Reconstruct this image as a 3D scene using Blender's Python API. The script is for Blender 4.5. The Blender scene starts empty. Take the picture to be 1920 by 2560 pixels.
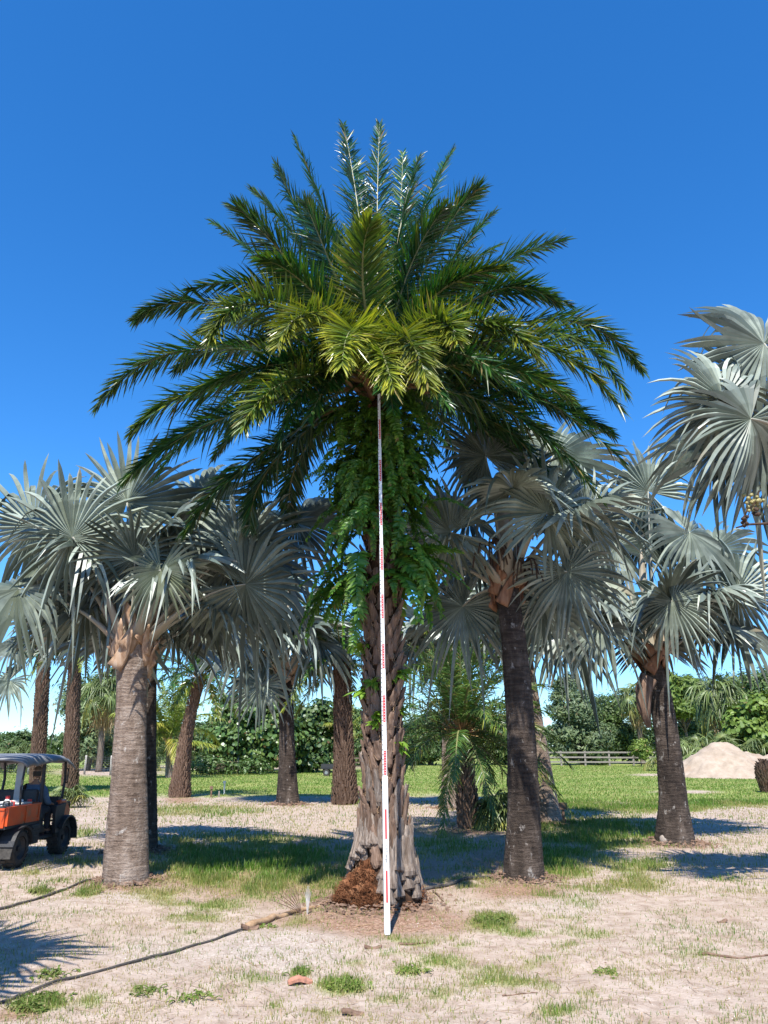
import bpy, bmesh, math, random
import numpy as np
from mathutils import Vector, Matrix

# ------------------------------------------------------------------ camera, sky, sun, exposure
scn = bpy.context.scene
COL = scn.collection
PI = math.pi
F, HOR, H = 1920.0, 1872.0, 1.9            # focal length and horizon in photo pixels, eye height in metres
TH = math.atan((HOR - 1280) / F)
CT, ST = math.cos(TH), math.sin(TH)
K = 1920 / 1659                             # pixels of the picture I measured -> photo pixels

cam_d = bpy.data.cameras.new('camera')
cam = bpy.data.objects.new('camera', cam_d)
COL.objects.link(cam)
cam.location = (0, 0, H)
cam.rotation_euler = (PI / 2 + TH, 0, 0)
cam_d.sensor_fit = 'VERTICAL'
cam_d.sensor_height = 36
cam_d.lens = 36 * F / 2560
cam_d.clip_end = 9000
scn.camera = cam

SUN_EL, SUN_AZ = math.radians(56), math.radians(-9)   # shadows run away from the camera and a little to the right
world = bpy.data.worlds.new('World')
scn.world = world
world.use_nodes = True
wn = world.node_tree.nodes
sky = wn.new('ShaderNodeTexSky')
sky.sky_type = 'NISHITA'
sky.sun_disc = False
sky.sun_elevation = SUN_EL
sky.sun_rotation = PI + SUN_AZ * -1
sky.air_density = 1.0
sky.dust_density = 0.2
sky.ozone_density = 2.0
bg = wn['Background']
bg.inputs['Strength'].default_value = 0.108
hs_ = wn.new('ShaderNodeHueSaturation')
hs_.inputs['Saturation'].default_value = 1.16
wb_ = wn.new('ShaderNodeMixRGB')
wb_.blend_type = 'MULTIPLY'
wb_.inputs[0].default_value = 1
wb_.inputs[2].default_value = (.735, .98, 1.28, 1)
world.node_tree.links.new(sky.outputs[0], wb_.inputs[1])
world.node_tree.links.new(wb_.outputs[0], hs_.inputs['Color'])
world.node_tree.links.new(hs_.outputs[0], bg.inputs[0])

sun_d = bpy.data.lights.new('sun', 'SUN')
sun_d.energy = 5.0
sun_d.angle = math.radians(0.5)
sun_d.color = (1.0, 0.955, 0.88)
sun = bpy.data.objects.new('sun', sun_d)
COL.objects.link(sun)
to_sun = Vector((math.sin(SUN_AZ) * math.cos(SUN_EL), -math.cos(SUN_AZ) * math.cos(SUN_EL), math.sin(SUN_EL)))
sun.rotation_euler = to_sun.to_track_quat('Z', 'Y').to_euler()
sun.location = (0, -5, 30)

vs = scn.view_settings
vs.view_transform = 'Standard'
vs.look = 'None'
vs.gamma = 1
vs.exposure = 0.85
vs.use_curve_mapping = False

R = np.random.default_rng(7)
rnd = random.Random(5)

# ------------------------------------------------------------------ helpers
def A(*a): return np.array(a, float)
def nrm(v):
    v = np.asarray(v, float)
    return v / (np.linalg.norm(v, axis=-1, keepdims=True) + 1e-12)

def ray(x, y):
    u = (x * K - 960) / F; w = (1280 - y * K) / F
    return A(u, CT - ST * w, ST + CT * w)
def gp(x, y, z=0.0):                         # where the sight line of a picture point meets the ground
    d = ray(x, y); t = (z - H) / d[2]
    return A(d[0] * t, d[1] * t, z)
def at(x, y, Y):                             # the point of a sight line at the depth Y
    d = ray(x, y); t = Y / d[1]
    return A(d[0] * t, Y, H + d[2] * t)
def far(x, Y): return at(x, 1640, Y) * A(1, 1, 0)
def proj(X, Y, Z):
    dz = Z - H
    f = Y * CT + dz * ST; w = -Y * ST + dz * CT
    f = np.where(f < 0.2, 0.2, f)
    return (960 + F * X / f) / K, (1280 - F * w / f) / K

def _h(ix, iy, s):
    n = np.sin(ix * 127.1 + iy * 311.7 + s * 74.7) * 43758.5453
    return n - np.floor(n)
def vnoise(x, y, s=0):
    ix, iy = np.floor(x), np.floor(y); fx, fy = x - ix, y - iy
    fx = fx * fx * (3 - 2 * fx); fy = fy * fy * (3 - 2 * fy)
    a = _h(ix, iy, s) * (1 - fx) + _h(ix + 1, iy, s) * fx
    b = _h(ix, iy + 1, s) * (1 - fx) + _h(ix + 1, iy + 1, s) * fx
    return a * (1 - fy) + b * fy
def fbm(x, y, s=0, o=4):
    t = 0; a = .5; k = 1
    for i in range(o):
        t = t + a * vnoise(x * k, y * k, s + i * 13); a *= .5; k *= 2.03
    return t / (1 - .5 ** o)
def sstep(a, b, x):
    t = np.clip((x - a) / (b - a), 0, 1); return t * t * (3 - 2 * t)

class MB:                                    # collects faces, links them as ONE mesh object
    def __init__(s): s.V = []; s.T = []; s.F = []; s.M = []; s.n = 0
    def add(s, V, Fs, mat=0, tint=None):
        V = np.asarray(V, float).reshape(-1, 3)
        t = np.zeros((len(V), 4)); t[:, 3] = 1
        if tint is not None: t[:, :3] = tint
        s.V.append(V); s.T.append(t)
        for f in (Fs if isinstance(Fs, list) else [Fs]):
            f = np.asarray(f, np.int64)
            if f.ndim == 1: f = f[None]
            s.F.append(f + s.n); s.M.append(np.full(len(f), mat))
        s.n += len(V)
        return s
    def mesh(s, name, mats, smooth=False):
        me = bpy.data.meshes.new(name)
        V = np.concatenate(s.V); T = np.concatenate(s.T)
        me.vertices.add(len(V)); me.vertices.foreach_set('co', V.astype(np.float32).ravel())
        idx = np.concatenate([f.ravel() for f in s.F])
        tot = np.concatenate([np.full(len(f), f.shape[1]) for f in s.F])
        st = np.concatenate([[0], np.cumsum(tot)[:-1]])
        me.loops.add(len(idx)); me.loops.foreach_set('vertex_index', idx.astype(np.int32))
        me.polygons.add(len(tot)); me.polygons.foreach_set('loop_start', st.astype(np.int32))
        try: me.polygons.foreach_set('loop_total', tot.astype(np.int32))
        except Exception: pass
        me.polygons.foreach_set('material_index', np.concatenate(s.M).astype(np.int32))
        me.polygons.foreach_set('use_smooth', np.full(len(tot), bool(smooth)))
        at_ = me.attributes.new('tint', 'FLOAT_COLOR', 'POINT')
        at_.data.foreach_set('color', T.astype(np.float32).ravel())
        for m in (mats if isinstance(mats, (list, tuple)) else [mats]): me.materials.append(m)
        me.update(calc_edges=True); me.validate()
        return me
    def build(s, name, mats, parent=None, smooth=False, loc=None):
        return link(name, s.mesh(name, mats, smooth), parent, loc)

def link(name, me, parent=None, loc=None, rot=None, scale=None):
    o = bpy.data.objects.new(name, me); COL.objects.link(o)
    if parent: o.parent = parent
    if loc is not None: o.location = tuple(loc)
    if rot is not None: o.rotation_euler = rot
    if scale is not None: o.scale = (scale,) * 3 if isinstance(scale, (int, float)) else scale
    return o
def tag(o, label=None, cat=None, group=None, kind=None):
    for k, v in (('label', label), ('category', cat), ('group', group), ('kind', kind)):
        if v: o[k] = v
    return o
def thing(name, loc, label, cat, group=None, rotz=0, scale=1):
    o = bpy.data.objects.new(name, None); COL.objects.link(o)
    o.empty_display_size = .1
    o.location = tuple(loc); o.rotation_euler = (0, 0, rotz); o.scale = (scale,) * 3
    return tag(o, label, cat, group)

def grid_faces(nr, nc, wrap=False):
    i = np.arange(nr - 1)[:, None]; j = np.arange(nc if wrap else nc - 1)[None]
    a = i * nc + j; b = i * nc + (j + 1) % nc
    return np.stack([a, b, b + nc, a + nc], -1).reshape(-1, 4)
def tube(mb, P, r, n=8, mat=0, tint=None, flat=1.0, caps=True, up=None):
    P = np.asarray(P, float); m = len(P); r = np.broadcast_to(np.asarray(r, float), (m,))
    T = nrm(np.gradient(P, axis=0))
    u0 = A(0, 0, 1) if up is None else np.asarray(up, float)
    if abs(np.dot(T[0], nrm(u0))) > .95: u0 = A(1, 0, 0) if abs(T[0][0]) < .8 else A(0, 1, 0)
    S = np.zeros((m, 3)); s0 = nrm(np.cross(T[0], u0))
    for i in range(m):
        s0 = nrm(s0 - np.dot(s0, T[i]) * T[i]); S[i] = s0
    N = np.cross(S, T)
    a = np.arange(n) * 2 * PI / n
    V = P[:, None] + r[:, None, None] * (np.cos(a)[None, :, None] * S[:, None] + flat * np.sin(a)[None, :, None] * N[:, None])
    fs = [grid_faces(m, n, True)]
    if caps: fs += [np.arange(n)[::-1], np.arange(n) + (m - 1) * n]
    if tint is not None and np.ndim(tint) == 2 and len(tint) == m: tint = np.repeat(tint, n, 0)
    mb.add(V, fs, mat, tint); return mb
def box(mb, c, s, mat=0, rz=0, bev=0, rot=None):
    c = A(*c); hx, hy, hz = A(*s) / 2
    if bev <= 0:
        V = A([-hx, -hy, -hz], [hx, -hy, -hz], [hx, hy, -hz], [-hx, hy, -hz], [-hx, -hy, hz], [hx, -hy, hz], [hx, hy, hz], [-hx, hy, hz])
        Fs = [[0, 3, 2, 1], [4, 5, 6, 7], [0, 1, 5, 4], [1, 2, 6, 5], [2, 3, 7, 6], [3, 0, 4, 7]]
        Fs = [np.array(Fs)]
    else:
        bm = bmesh.new(); bmesh.ops.create_cube(bm, size=1)
        bmesh.ops.scale(bm, vec=(2 * hx, 2 * hy, 2 * hz), verts=bm.verts)
        bmesh.ops.bevel(bm, geom=bm.edges[:], offset=bev, segments=2, affect='EDGES', profile=.6)
        bm.verts.index_update()
        V = np.array([v.co[:] for v in bm.verts]); Fs = [np.array([v.index for v in f.verts]) for f in bm.faces]
        bm.free()
    if rot is not None: V = V @ np.array(Matrix(rot).to_3x3() if not hasattr(rot, 'to_matrix') else rot.to_matrix()).T
    if rz:
        cz, sz = math.cos(rz), math.sin(rz); V = V @ A([cz, sz, 0], [-sz, cz, 0], [0, 0, 1])
    mb.add(V + c, Fs, mat); return mb
def prism(mb, pts, y0, y1, mat=0):           # an x/z outline given a thickness along y
    p = np.asarray(pts, float); n = len(p)
    V = np.concatenate([np.c_[p[:, 0], np.full(n, y0), p[:, 1]], np.c_[p[:, 0], np.full(n, y1), p[:, 1]]])
    i = np.arange(n); j = (i + 1) % n
    mb.add(V, [np.arange(n), np.arange(n)[::-1] + n, np.stack([i, i + n, j + n, j], -1)], mat); return mb

# ------------------------------------------------------------------ materials
def newmat(name):
    m = bpy.data.materials.new(name); m.use_nodes = True
    nt = m.node_tree
    for n in list(nt.nodes): nt.nodes.remove(n)
    return m, nt, nt.nodes, nt.links
def nd(N, typ, **kw):
    n = N.new(typ)
    for k, v in kw.items():
        if k.startswith('i_'):
            key = k[2:].replace('_', ' '); n.inputs[key].default_value = v
        else: setattr(n, k, v)
    return n
def ramp(N, stops, interp='LINEAR'):
    r = N.new('ShaderNodeValToRGB'); r.color_ramp.interpolation = interp
    e = r.color_ramp.elements
    while len(e) < len(stops): e.new(.5)
    for q, (p, c) in zip(e, stops): q.position = p; q.color = (*c, 1) if len(c) == 3 else c
    return r
def mix(N, L, a, b, f, mode='MIX'):
    m = N.new('ShaderNodeMixRGB'); m.blend_type = mode
    for sock, v in ((m.inputs[0], f), (m.inputs[1], a), (m.inputs[2], b)):
        if hasattr(v, 'is_output'): L.new(v, sock)
        elif isinstance(v, (int, float)): sock.default_value = v
        else: sock.default_value = (*v, 1)
    return m.outputs[0]
def noisemat(name, stops, scale=6, stretch=(1, 1, 1), rough=.85, spec=.25, bump=.4, bscale=None, detail=6, dist=.02, metal=0, second=None, rand=0):
    m, nt, N, L = newmat(name)
    tc = N.new('ShaderNodeTexCoord'); mp = nd(N, 'ShaderNodeMapping'); mp.inputs['Scale'].default_value = stretch
    L.new(tc.outputs['Object'], mp.inputs[0])
    nz = nd(N, 'ShaderNodeTexNoise', i_Scale=scale, i_Detail=detail, i_Roughness=.62); L.new(mp.outputs[0], nz.inputs['Vector'])
    cr = ramp(N, stops); L.new(nz.outputs[0], cr.inputs[0]); c = cr.outputs[0]
    if second:
        n2 = nd(N, 'ShaderNodeTexNoise', i_Scale=second[0], i_Detail=5, i_Roughness=.6); L.new(tc.outputs['Object'], n2.inputs['Vector'])
        r2 = ramp(N, [(second[2], (0, 0, 0)), (second[3], (1, 1, 1))]); L.new(n2.outputs[0], r2.inputs[0])
        c = mix(N, L, c, second[1], r2.outputs[0])
    if rand:
        oi = N.new('ShaderNodeObjectInfo'); hs = N.new('ShaderNodeHueSaturation')
        mr = nd(N, 'ShaderNodeMapRange'); mr.inputs[3].default_value = 1 - rand; mr.inputs[4].default_value = 1 + rand
        L.new(oi.outputs['Random'], mr.inputs[0]); L.new(mr.outputs[0], hs.inputs['Value']); L.new(c, hs.inputs['Color']); c = hs.outputs[0]
    b = nd(N, 'ShaderNodeBsdfPrincipled', i_Roughness=rough, i_Metallic=metal)
    b.inputs['Specular IOR Level'].default_value = spec
    L.new(c, b.inputs['Base Color'])
    if bump:
        n3 = nd(N, 'ShaderNodeTexNoise', i_Scale=bscale or scale * 2, i_Detail=6, i_Roughness=.65); L.new(mp.outputs[0], n3.inputs['Vector'])
        bp = nd(N, 'ShaderNodeBump', i_Strength=bump, i_Distance=dist); L.new(n3.outputs[0], bp.inputs['Height']); L.new(bp.outputs[0], b.inputs['Normal'])
    o = N.new('ShaderNodeOutputMaterial'); L.new(b.outputs[0], o.inputs[0])
    return m
def leafmat(name, g1, g2, yel, dry=None, rough=.42, spec=.5, trans=.22, tcol=None, vein=0):
    m, nt, N, L = newmat(name)
    va = nd(N, 'ShaderNodeVertexColor', layer_name='tint'); sp = N.new('ShaderNodeSeparateColor'); L.new(va.outputs[0], sp.inputs[0])
    tc = N.new('ShaderNodeTexCoord'); nz = nd(N, 'ShaderNodeTexNoise', i_Scale=3.0, i_Detail=4); L.new(tc.outputs['Object'], nz.inputs['Vector'])
    c = mix(N, L, g1, g2, sp.outputs[1])
    c = mix(N, L, c, tuple(x * .72 for x in g1), nd_map(N, L, nz.outputs[0], .42, .62, 0, .55))
    c = mix(N, L, c, yel, sp.outputs[0])
    if dry: c = mix(N, L, c, dry, sp.outputs[2])
    oi = N.new('ShaderNodeObjectInfo'); hs = N.new('ShaderNodeHueSaturation'); L.new(nd_map(N, L, oi.outputs['Random'], 0, 1, .78, 1.2), hs.inputs['Value']); L.new(c, hs.inputs['Color']); c = hs.outputs[0]
    b = nd(N, 'ShaderNodeBsdfPrincipled', i_Roughness=rough); b.inputs['Specular IOR Level'].default_value = spec
    L.new(c, b.inputs['Base Color'])
    t = N.new('ShaderNodeBsdfTranslucent'); tm = mix(N, L, c, tcol or (1.0, 1.0, .55), 1.0, 'MULTIPLY') if tcol is not False else c
    L.new(tm, t.inputs[0])
    ms = nd(N, 'ShaderNodeMixShader', i_Fac=trans); L.new(b.outputs[0], ms.inputs[1]); L.new(t.outputs[0], ms.inputs[2])
    o = N.new('ShaderNodeOutputMaterial'); L.new(ms.outputs[0], o.inputs[0])
    return m
def nd_map(N, L, src, a, b, c, d):
    mr = nd(N, 'ShaderNodeMapRange'); mr.clamp = True
    for i, v in zip((1, 2, 3, 4), (a, b, c, d)): mr.inputs[i].default_value = v
    L.new(src, mr.inputs[0]); return mr.outputs[0]
def plain(name, c, rough=.5, spec=.5, metal=0, bump=0):
    d = tuple(x * .8 for x in c)
    return noisemat(name, [(.3, d), (.7, c)], 9, rough=rough, spec=spec, bump=bump, metal=metal)

M = {}
M['date_leaf'] = leafmat('date_leaf', (.011, .050, .022), (.032, .140, .022), (.44, .43, .035), (.34, .22, .10), rough=.31, spec=.6, trans=.30, tcol=(.9, 1, .4))
M['date_sunlit'] = leafmat('date_leaf_sunlit', (.040, .105, .030), (.085, .19, .035), (.40, .38, .05), (.34, .22, .10), rough=.36, spec=.5, trans=.25)  # short palm's sunlight put into a brighter copy of the date leaf colour
M['date_rachis'] = leafmat('date_rachis', (.16, .17, .07), (.22, .22, .09), (.34, .17, .075), (.20, .11, .055), rough=.5, spec=.4, trans=.0)
M['silver'] = leafmat('silver_leaf', (.092, .120, .098), (.375, .425, .355), (.21, .225, .10), (.28, .21, .13), rough=.40, spec=.55, trans=.05, tcol=(.95, 1, .75))
M['silver_stem'] = leafmat('silver_stem', (.33, .33, .27), (.40, .375, .30), (.42, .29, .175), (.32, .175, .095), rough=.55, spec=.35, trans=0)
M['base_tan'] = noisemat('leaf_base_tan', [(.25, (.16, .075, .04)), (.5, (.42, .27, .17)), (.75, (.60, .47, .36))], 4, (3, 3, .7), .7, .3, .5, rand=.18)
M['base_red'] = noisemat('leaf_base_red', [(.25, (.07, .03, .018)), (.5, (.24, .11, .055)), (.8, (.38, .22, .13))], 4, (3, 3, .7), .65, .35, .5, rand=.2)
M['fern'] = leafmat('fern_leaf', (.035, .13, .018), (.085, .24, .028), (.30, .42, .03), (.25, .14, .05), rough=.45, spec=.45, trans=.3)
M['coco'] = leafmat('coconut_leaf', (.12, .20, .03), (.20, .29, .05), (.46, .40, .07), (.36, .24, .10), rough=.42, spec=.5, trans=.25)
M['sabal'] = leafmat('sabal_leaf', (.085, .13, .04), (.14, .20, .06), (.38, .34, .06), (.40, .28, .13), rough=.45, spec=.5, trans=.18)
M['grape'] = leafmat('round_leaf', (.045, .10, .025), (.10, .18, .05), (.26, .28, .06), (.2, .1, .05), rough=.38, spec=.5, trans=.18)
M['oak'] = leafmat('oak_leaf', (.040, .085, .025), (.085, .15, .040), (.20, .24, .05), (.18, .12, .05), rough=.5, spec=.4, trans=.2)
M['grey_tree'] = leafmat('willow_leaf', (.09, .14, .07), (.15, .21, .10), (.28, .32, .08), (.2, .15, .08), rough=.5, spec=.4, trans=.2)
M['pine'] = leafmat('pine_needles', (.09, .16, .03), (.17, .26, .04), (.28, .30, .05), (.2, .12, .05), rough=.5, spec=.35, trans=.2)
M['grass'] = leafmat('grass_blade', (.070, .150, .018), (.15, .255, .033), (.34, .29, .11), (.40, .30, .17), rough=.5, spec=.35, trans=.3)
M['bark'] = noisemat('tree_bark', [(.3, (.06, .045, .035)), (.7, (.22, .18, .14))], 7, (1, 1, .3), .9, .2, .7)
M['boot_grey'] = noisemat('boot_grey', [(.25, (.045, .03, .02)), (.45, (.17, .128, .10)), (.75, (.36, .305, .26))], 6, (4, 4, .6), .85, .2, .9, 7, rand=.16, dist=.035)
M['boot_brown'] = noisemat('boot_brown', [(.25, (.035, .02, .013)), (.5, (.15, .095, .066)), (.8, (.29, .21, .16))], 6, (4, 4, .6), .85, .2, .9, 7, rand=.2)
M['fibre'] = noisemat('trunk_fibre', [(.3, (.025, .014, .009)), (.7, (.10, .055, .033))], 14, (1, 1, .4), .95, .1, .8)
M['root'] = noisemat('root_fibre', [(.3, (.035, .015, .008)), (.5, (.16, .065, .03)), (.75, (.34, .17, .085))], 8, (1, 1, 1), .95, .1, .9, 30)
M['dead'] = noisemat('dead_frond', [(.3, (.20, .115, .06)), (.7, (.42, .29, .18))], 9, (1, 1, 1), .85, .2, .4)
M['dead_grey'] = noisemat('dead_grey', [(.3, (.40, .36, .33)), (.7, (.66, .62, .58))], 12, (1, 1, .2), .8, .2, .3)
M['debris'] = noisemat('bark_chip', [(.3, (.08, .045, .03)), (.7, (.26, .17, .12))], 11, rough=.9, bump=.5)
M['brick_red'] = noisemat('red_bark', [(.3, (.32, .14, .09)), (.7, (.46, .23, .16))], 11, rough=.9, bump=.5)
M['shell'] = noisemat('shell_bit', [(.3, (.40, .36, .325)), (.7, (.60, .565, .53))], 9, rough=.8, bump=0)
M['white'] = plain('white_paint', (.72, .72, .70), .35)
M['red'] = plain('red_paint', (.62, .035, .035), .45)
M['black'] = plain('black_print', (.02, .02, .02), .5)
M['black_plastic'] = noisemat('black_plastic', [(.3, (.018, .018, .02)), (.7, (.04, .04, .043))], 30, rough=.55, spec=.4, bump=.15)
M['rubber'] = noisemat('tyre_rubber', [(.3, (.022, .021, .02)), (.7, (.075, .068, .06))], 12, rough=.85, spec=.2, bump=.2)
M['orange'] = noisemat('orange_paint', [(.3, (.48, .060, .010)), (.7, (.60, .085, .014))], 4, rough=.38, spec=.45, bump=0, second=(6, (.26, .13, .07), .50, .72))
M['grey_roof'] = noisemat('grey_roof', [(.3, (.13, .135, .145)), (.7, (.20, .207, .22))], 5, rough=.45, spec=.4, bump=.05)
M['steel'] = plain('grey_steel', (.32, .33, .34), .4, metal=.5)
M['hose'] = noisemat('black_hose', [(.3, (.03, .028, .026)), (.7, (.12, .105, .092))], 8, rough=.6, bump=.1)
M['wood_grey'] = noisemat('weathered_wood', [(.25, (.11, .095, .08)), (.5, (.23, .205, .18)), (.8, (.34, .315, .285))], 5, (1, 6, 6), .85, .2, .4)
M['wood_post'] = noisemat('pale_post', [(.25, (.22, .195, .165)), (.6, (.42, .39, .35))], 5, (6, 6, 1), .85, .2, .4)
M['wire'] = plain('fence_wire', (.25, .26, .26), .45, metal=.8)
M['rock'] = noisemat('rock', [(.3, (.22, .18, .15)), (.7, (.42, .36, .31))], 8, rough=.9, bump=.6)
M['skin'] = plain('skin', (.42, .24, .16), .55)
M['shirt'] = noisemat('blue_shirt', [(.3, (.06, .11, .19)), (.7, (.10, .17, .27))], 18, rough=.9, bump=.2)
M['trousers'] = noisemat('dark_trousers', [(.3, (.03, .032, .04)), (.7, (.06, .062, .07))], 18, rough=.9, bump=.2)
M['cap'] = noisemat('brown_cap', [(.3, (.13, .09, .06)), (.7, (.20, .14, .09))], 18, rough=.9, bump=.2)
M['hair'] = plain('dark_hair', (.05, .04, .03), .7)
M['fruit'] = plain('green_fruit', (.30, .26, .10), .5)
M['stalk_dark'] = noisemat('dark_stalk', [(.3, (.03, .018, .012)), (.7, (.09, .055, .035))], 20, rough=.8)
M['sandpile'] = noisemat('pile_sand', [(.3, (.27, .21, .155)), (.6, (.38, .305, .235)), (.8, (.43, .355, .285))], 1.6, rough=.95, spec=.1, bump=.6, bscale=9, dist=.06, second=(.55, (.34, .24, .17), .57, .66))

def trunkmat(name, dark, mid, light, lichen):
    m, nt, N, L = newmat(name)
    tc = N.new('ShaderNodeTexCoord')
    def tex(scale, st, detail=6):
        mp = nd(N, 'ShaderNodeMapping'); mp.inputs['Scale'].default_value = st; L.new(tc.outputs['Object'], mp.inputs[0])
        n = nd(N, 'ShaderNodeTexNoise', i_Scale=scale, i_Detail=detail, i_Roughness=.65); L.new(mp.outputs[0], n.inputs['Vector']); return n.outputs[0]
    rings = tex(5, (.7, .7, 5)); streak = tex(5, (1.6, 1.6, .6)); big = tex(1.6, (1, 1, .6)); fine = tex(30, (1, 1, 1))
    s = nd(N, 'ShaderNodeMath', operation='ADD'); L.new(rings, s.inputs[0]); L.new(streak, s.inputs[1])
    s2 = nd(N, 'ShaderNodeMath', operation='ADD'); L.new(s.outputs[0], s2.inputs[0]); L.new(big, s2.inputs[1])
    s3 = nd(N, 'ShaderNodeMath', operation='MULTIPLY'); L.new(s2.outputs[0], s3.inputs[0]); s3.inputs[1].default_value = .3333
    cr = ramp(N, [(.36, dark), (.5, mid), (.64, light)]); L.new(s3.outputs[0], cr.inputs[0])
    li = tex(7, (1.3, 1.3, .8)); c = mix(N, L, cr.outputs[0], lichen, nd_map(N, L, li, .60, .68, 0, .8))
    b = nd(N, 'ShaderNodeBsdfPrincipled', i_Roughness=.88); b.inputs['Specular IOR Level'].default_value = .2
    L.new(c, b.inputs['Base Color'])
    s4 = nd(N, 'ShaderNodeMath', operation='ADD'); L.new(s2.outputs[0], s4.inputs[0]); L.new(fine, s4.inputs[1])
    bp = nd(N, 'ShaderNodeBump', i_Strength=.9, i_Distance=.03); L.new(s4.outputs[0], bp.inputs['Height']); L.new(bp.outputs[0], b.inputs['Normal'])
    o = N.new('ShaderNodeOutputMaterial'); L.new(b.outputs[0], o.inputs[0]); return m
M['trunk_grey'] = trunkmat('trunk_grey', (.07, .045, .032), (.21, .155, .12), (.38, .31, .26), (.5, .46, .42))
M['trunk_dark_shade'] = trunkmat('trunk_dark_shade', (.012, .009, .008), (.05, .037, .029), (.14, .108, .088), (.33, .30, .27))  # blackish bark, darkened further with the crowns' shade put into the colour

# ------------------------------------------------------------------ ground
def blobs(x, y, lst):
    t = np.zeros_like(x)
    for cx, cy, rx, ry, v in lst:
        d = ((x - cx) / rx) ** 2 + ((y - cy) / ry) ** 2
        t = np.maximum(t, v * np.exp(-np.clip(d, 0, 30) ** 1.5 * .7))
    return t
GRASS = [(1330, 1912, 110, 14, .6), (1130, 2010, 120, 14, .6), (960, 2075, 70, 16, .55), (1290, 2020, 70, 12, .4), (560, 2120, 60, 12, .4), (420, 2010, 70, 12, .4), (830, 2150, 50, 12, .5), (1500, 2060, 60, 14, .35), (700, 2180, 50, 10, .45), (560, 1880, 240, 60, .95), (500, 1830, 190, 30, .7), (700, 1850, 90, 40, .7), (430, 1960, 110, 34, .62), (350, 1880, 90, 50, .6), (690, 1930, 60, 36, .6), (420, 1925, 130, 36, .6), (1290, 1800, 150, 38, .95),
         (1240, 1860, 150, 34, .85), (1370, 1880, 85, 26, .75), (1000, 1900, 90, 30, .4), (960, 1830, 110, 30, .5), (905, 2027, 66, 13, .85), (1062, 1993, 52, 22, .95),
         (1190, 1960, 130, 34, .42), (1080, 2110, 100, 28, .62), (1190, 2085, 70, 24, .55), (1240, 2050, 60, 20, .45), (740, 2125, 56, 20, .75), (650, 2098, 22, 10, .8), (888, 2090, 34, 13, .8),
         (1000, 2045, 26, 9, .6), (75, 2170, 60, 20, .95), (190, 2165, 36, 16, .5), (312, 2143, 46, 12, .62), (110, 2103, 26, 11, .9), (230, 2092, 30, 13, .55), (192, 1928, 30, 11, .9),
         (84, 1925, 24, 8, .85), (150, 1900, 60, 12, .4), (170, 1860, 60, 14, .5), (190, 1800, 40, 16, .5), (60, 1890, 80, 10, .5), (1310, 2100, 26, 12, .7), (1275, 2140, 28, 12, .6), (1210, 2180, 50, 12, .55),
         (585, 2170, 22, 12, .6), (1400, 2030, 60, 22, .3), (430, 1752, 150, 14, .6), (1180, 1770, 60, 24, .8), (830, 2060, 70, 14, .4), (1500, 1960, 60, 14, .3), (1560, 1900, 60, 12, .25), (770, 2070, 40, 12, .5),
         (640, 1990, 40, 20, .4), (1180, 2130, 60, 14, .4), (950, 2140, 40, 16, .4)]
TRACK = [(1150, 2030, 150, 16, .9), (1340, 1950, 140, 16, .9), (1480, 1905, 90, 12, .7), (1000, 2075, 80, 10, .6), (1560, 2150, 110, 26, .7), (1420, 2190, 120, 16, .6), (1600, 1880, 90, 10, .6)]
MULCH_SHADE = [(650, 1885, 340, 66, .8), (1120, 1860, 150, 44, .7), (835, 1985, 170, 34, 1.), (700, 1985, 120, 26, .7), (1120, 1925, 100, 22, .9), (275, 1915, 60, 14, .9), (30, 2195, 60, 16, .8), (1450, 1825, 90, 16, .5), (1015, 1795, 70, 10, .8), (395, 1728, 40, 8, .9), (960, 1995, 130, 22, .7)]  # leading patches under the grove: dark litter that also paints in palm shade
GRAVEL = [(600, 2050, 150, 44, .9), (380, 2065, 150, 40, .6), (270, 1935, 60, 14, .8), (1220, 1950, 110, 22, .6), (880, 2000, 90, 18, .4), (100, 1960, 120, 20, .4), (700, 2110, 200, 30, .4)]
def masks(X, Y):
    x, y = proj(X, Y, np.zeros_like(X))
    w = 26 * (fbm(X * .9, Y * .9, 3) - .5); w2 = 9 * (fbm(X * 1.4, Y * 1.4, 9) - .5)
    front = sstep(2.0, 3.5, Y)
    edge = 1722 + np.where(x > 1200, 34, 0) * sstep(1150, 1260, x) - 12 * sstep(1480, 1560, x)
    lawn = sstep(10, -12, y + w2 * 1.6 - edge)
    far_bare = blobs(x, y + w2 * .3, [(1480, 1711, 70, 4, .8), (1330, 1735, 60, 4, .5), (1420, 1674, 60, 3, .8), (560, 1657, 260, 6, .9), (240, 1668, 120, 9, .9)])
    g = np.maximum(lawn * (1 - far_bare), blobs(x + w, y + w2, GRASS) * front)
    g = np.maximum(g, .19 * front * (1 - blobs(x + w, y + w2, TRACK)))
    clump = sstep(.36, .62, fbm(X * 2.3, Y * 2.3, 21, 3))
    near = 1 - sstep(20, 30, Y)
    g = np.clip(g * (1 - near * .55 * (1 - clump)) * (1 + .25 * near * clump), 0, 1)
    g = np.where(Y < 2.5, .08 * clump, g)
    mu = blobs(x + w * .6, y + w2, MULCH_SHADE) * front
    gr = blobs(x + w, y + w2, GRAVEL) * front
    return g, mu, gr, lawn
def gz(X, Y):
    n = .05 * (np.abs(fbm(X * 1.6 + 3, Y * 1.1, 61, 3) - .5) * 2 - .3) * (1 - sstep(12, 22, Y)) + .05 * (fbm(X * .55, Y * .55, 31, 3) - .5) + .02 * (fbm(X * 3, Y * 3, 35, 3) - .5)
    return n * (1 - sstep(30, 50, Y))
rows = np.concatenate([[-5000, -800, -150, -60, -30, -15, -6, 0, 2], 2.5 * np.exp(np.linspace(0, math.log(110 / 2.5), 330))[0:], [130, 170, 260, 500, 1200, 4000]])
cols = np.linspace(-1, 1, 331)
cext = A(20, 120, 700, 5000)
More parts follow.
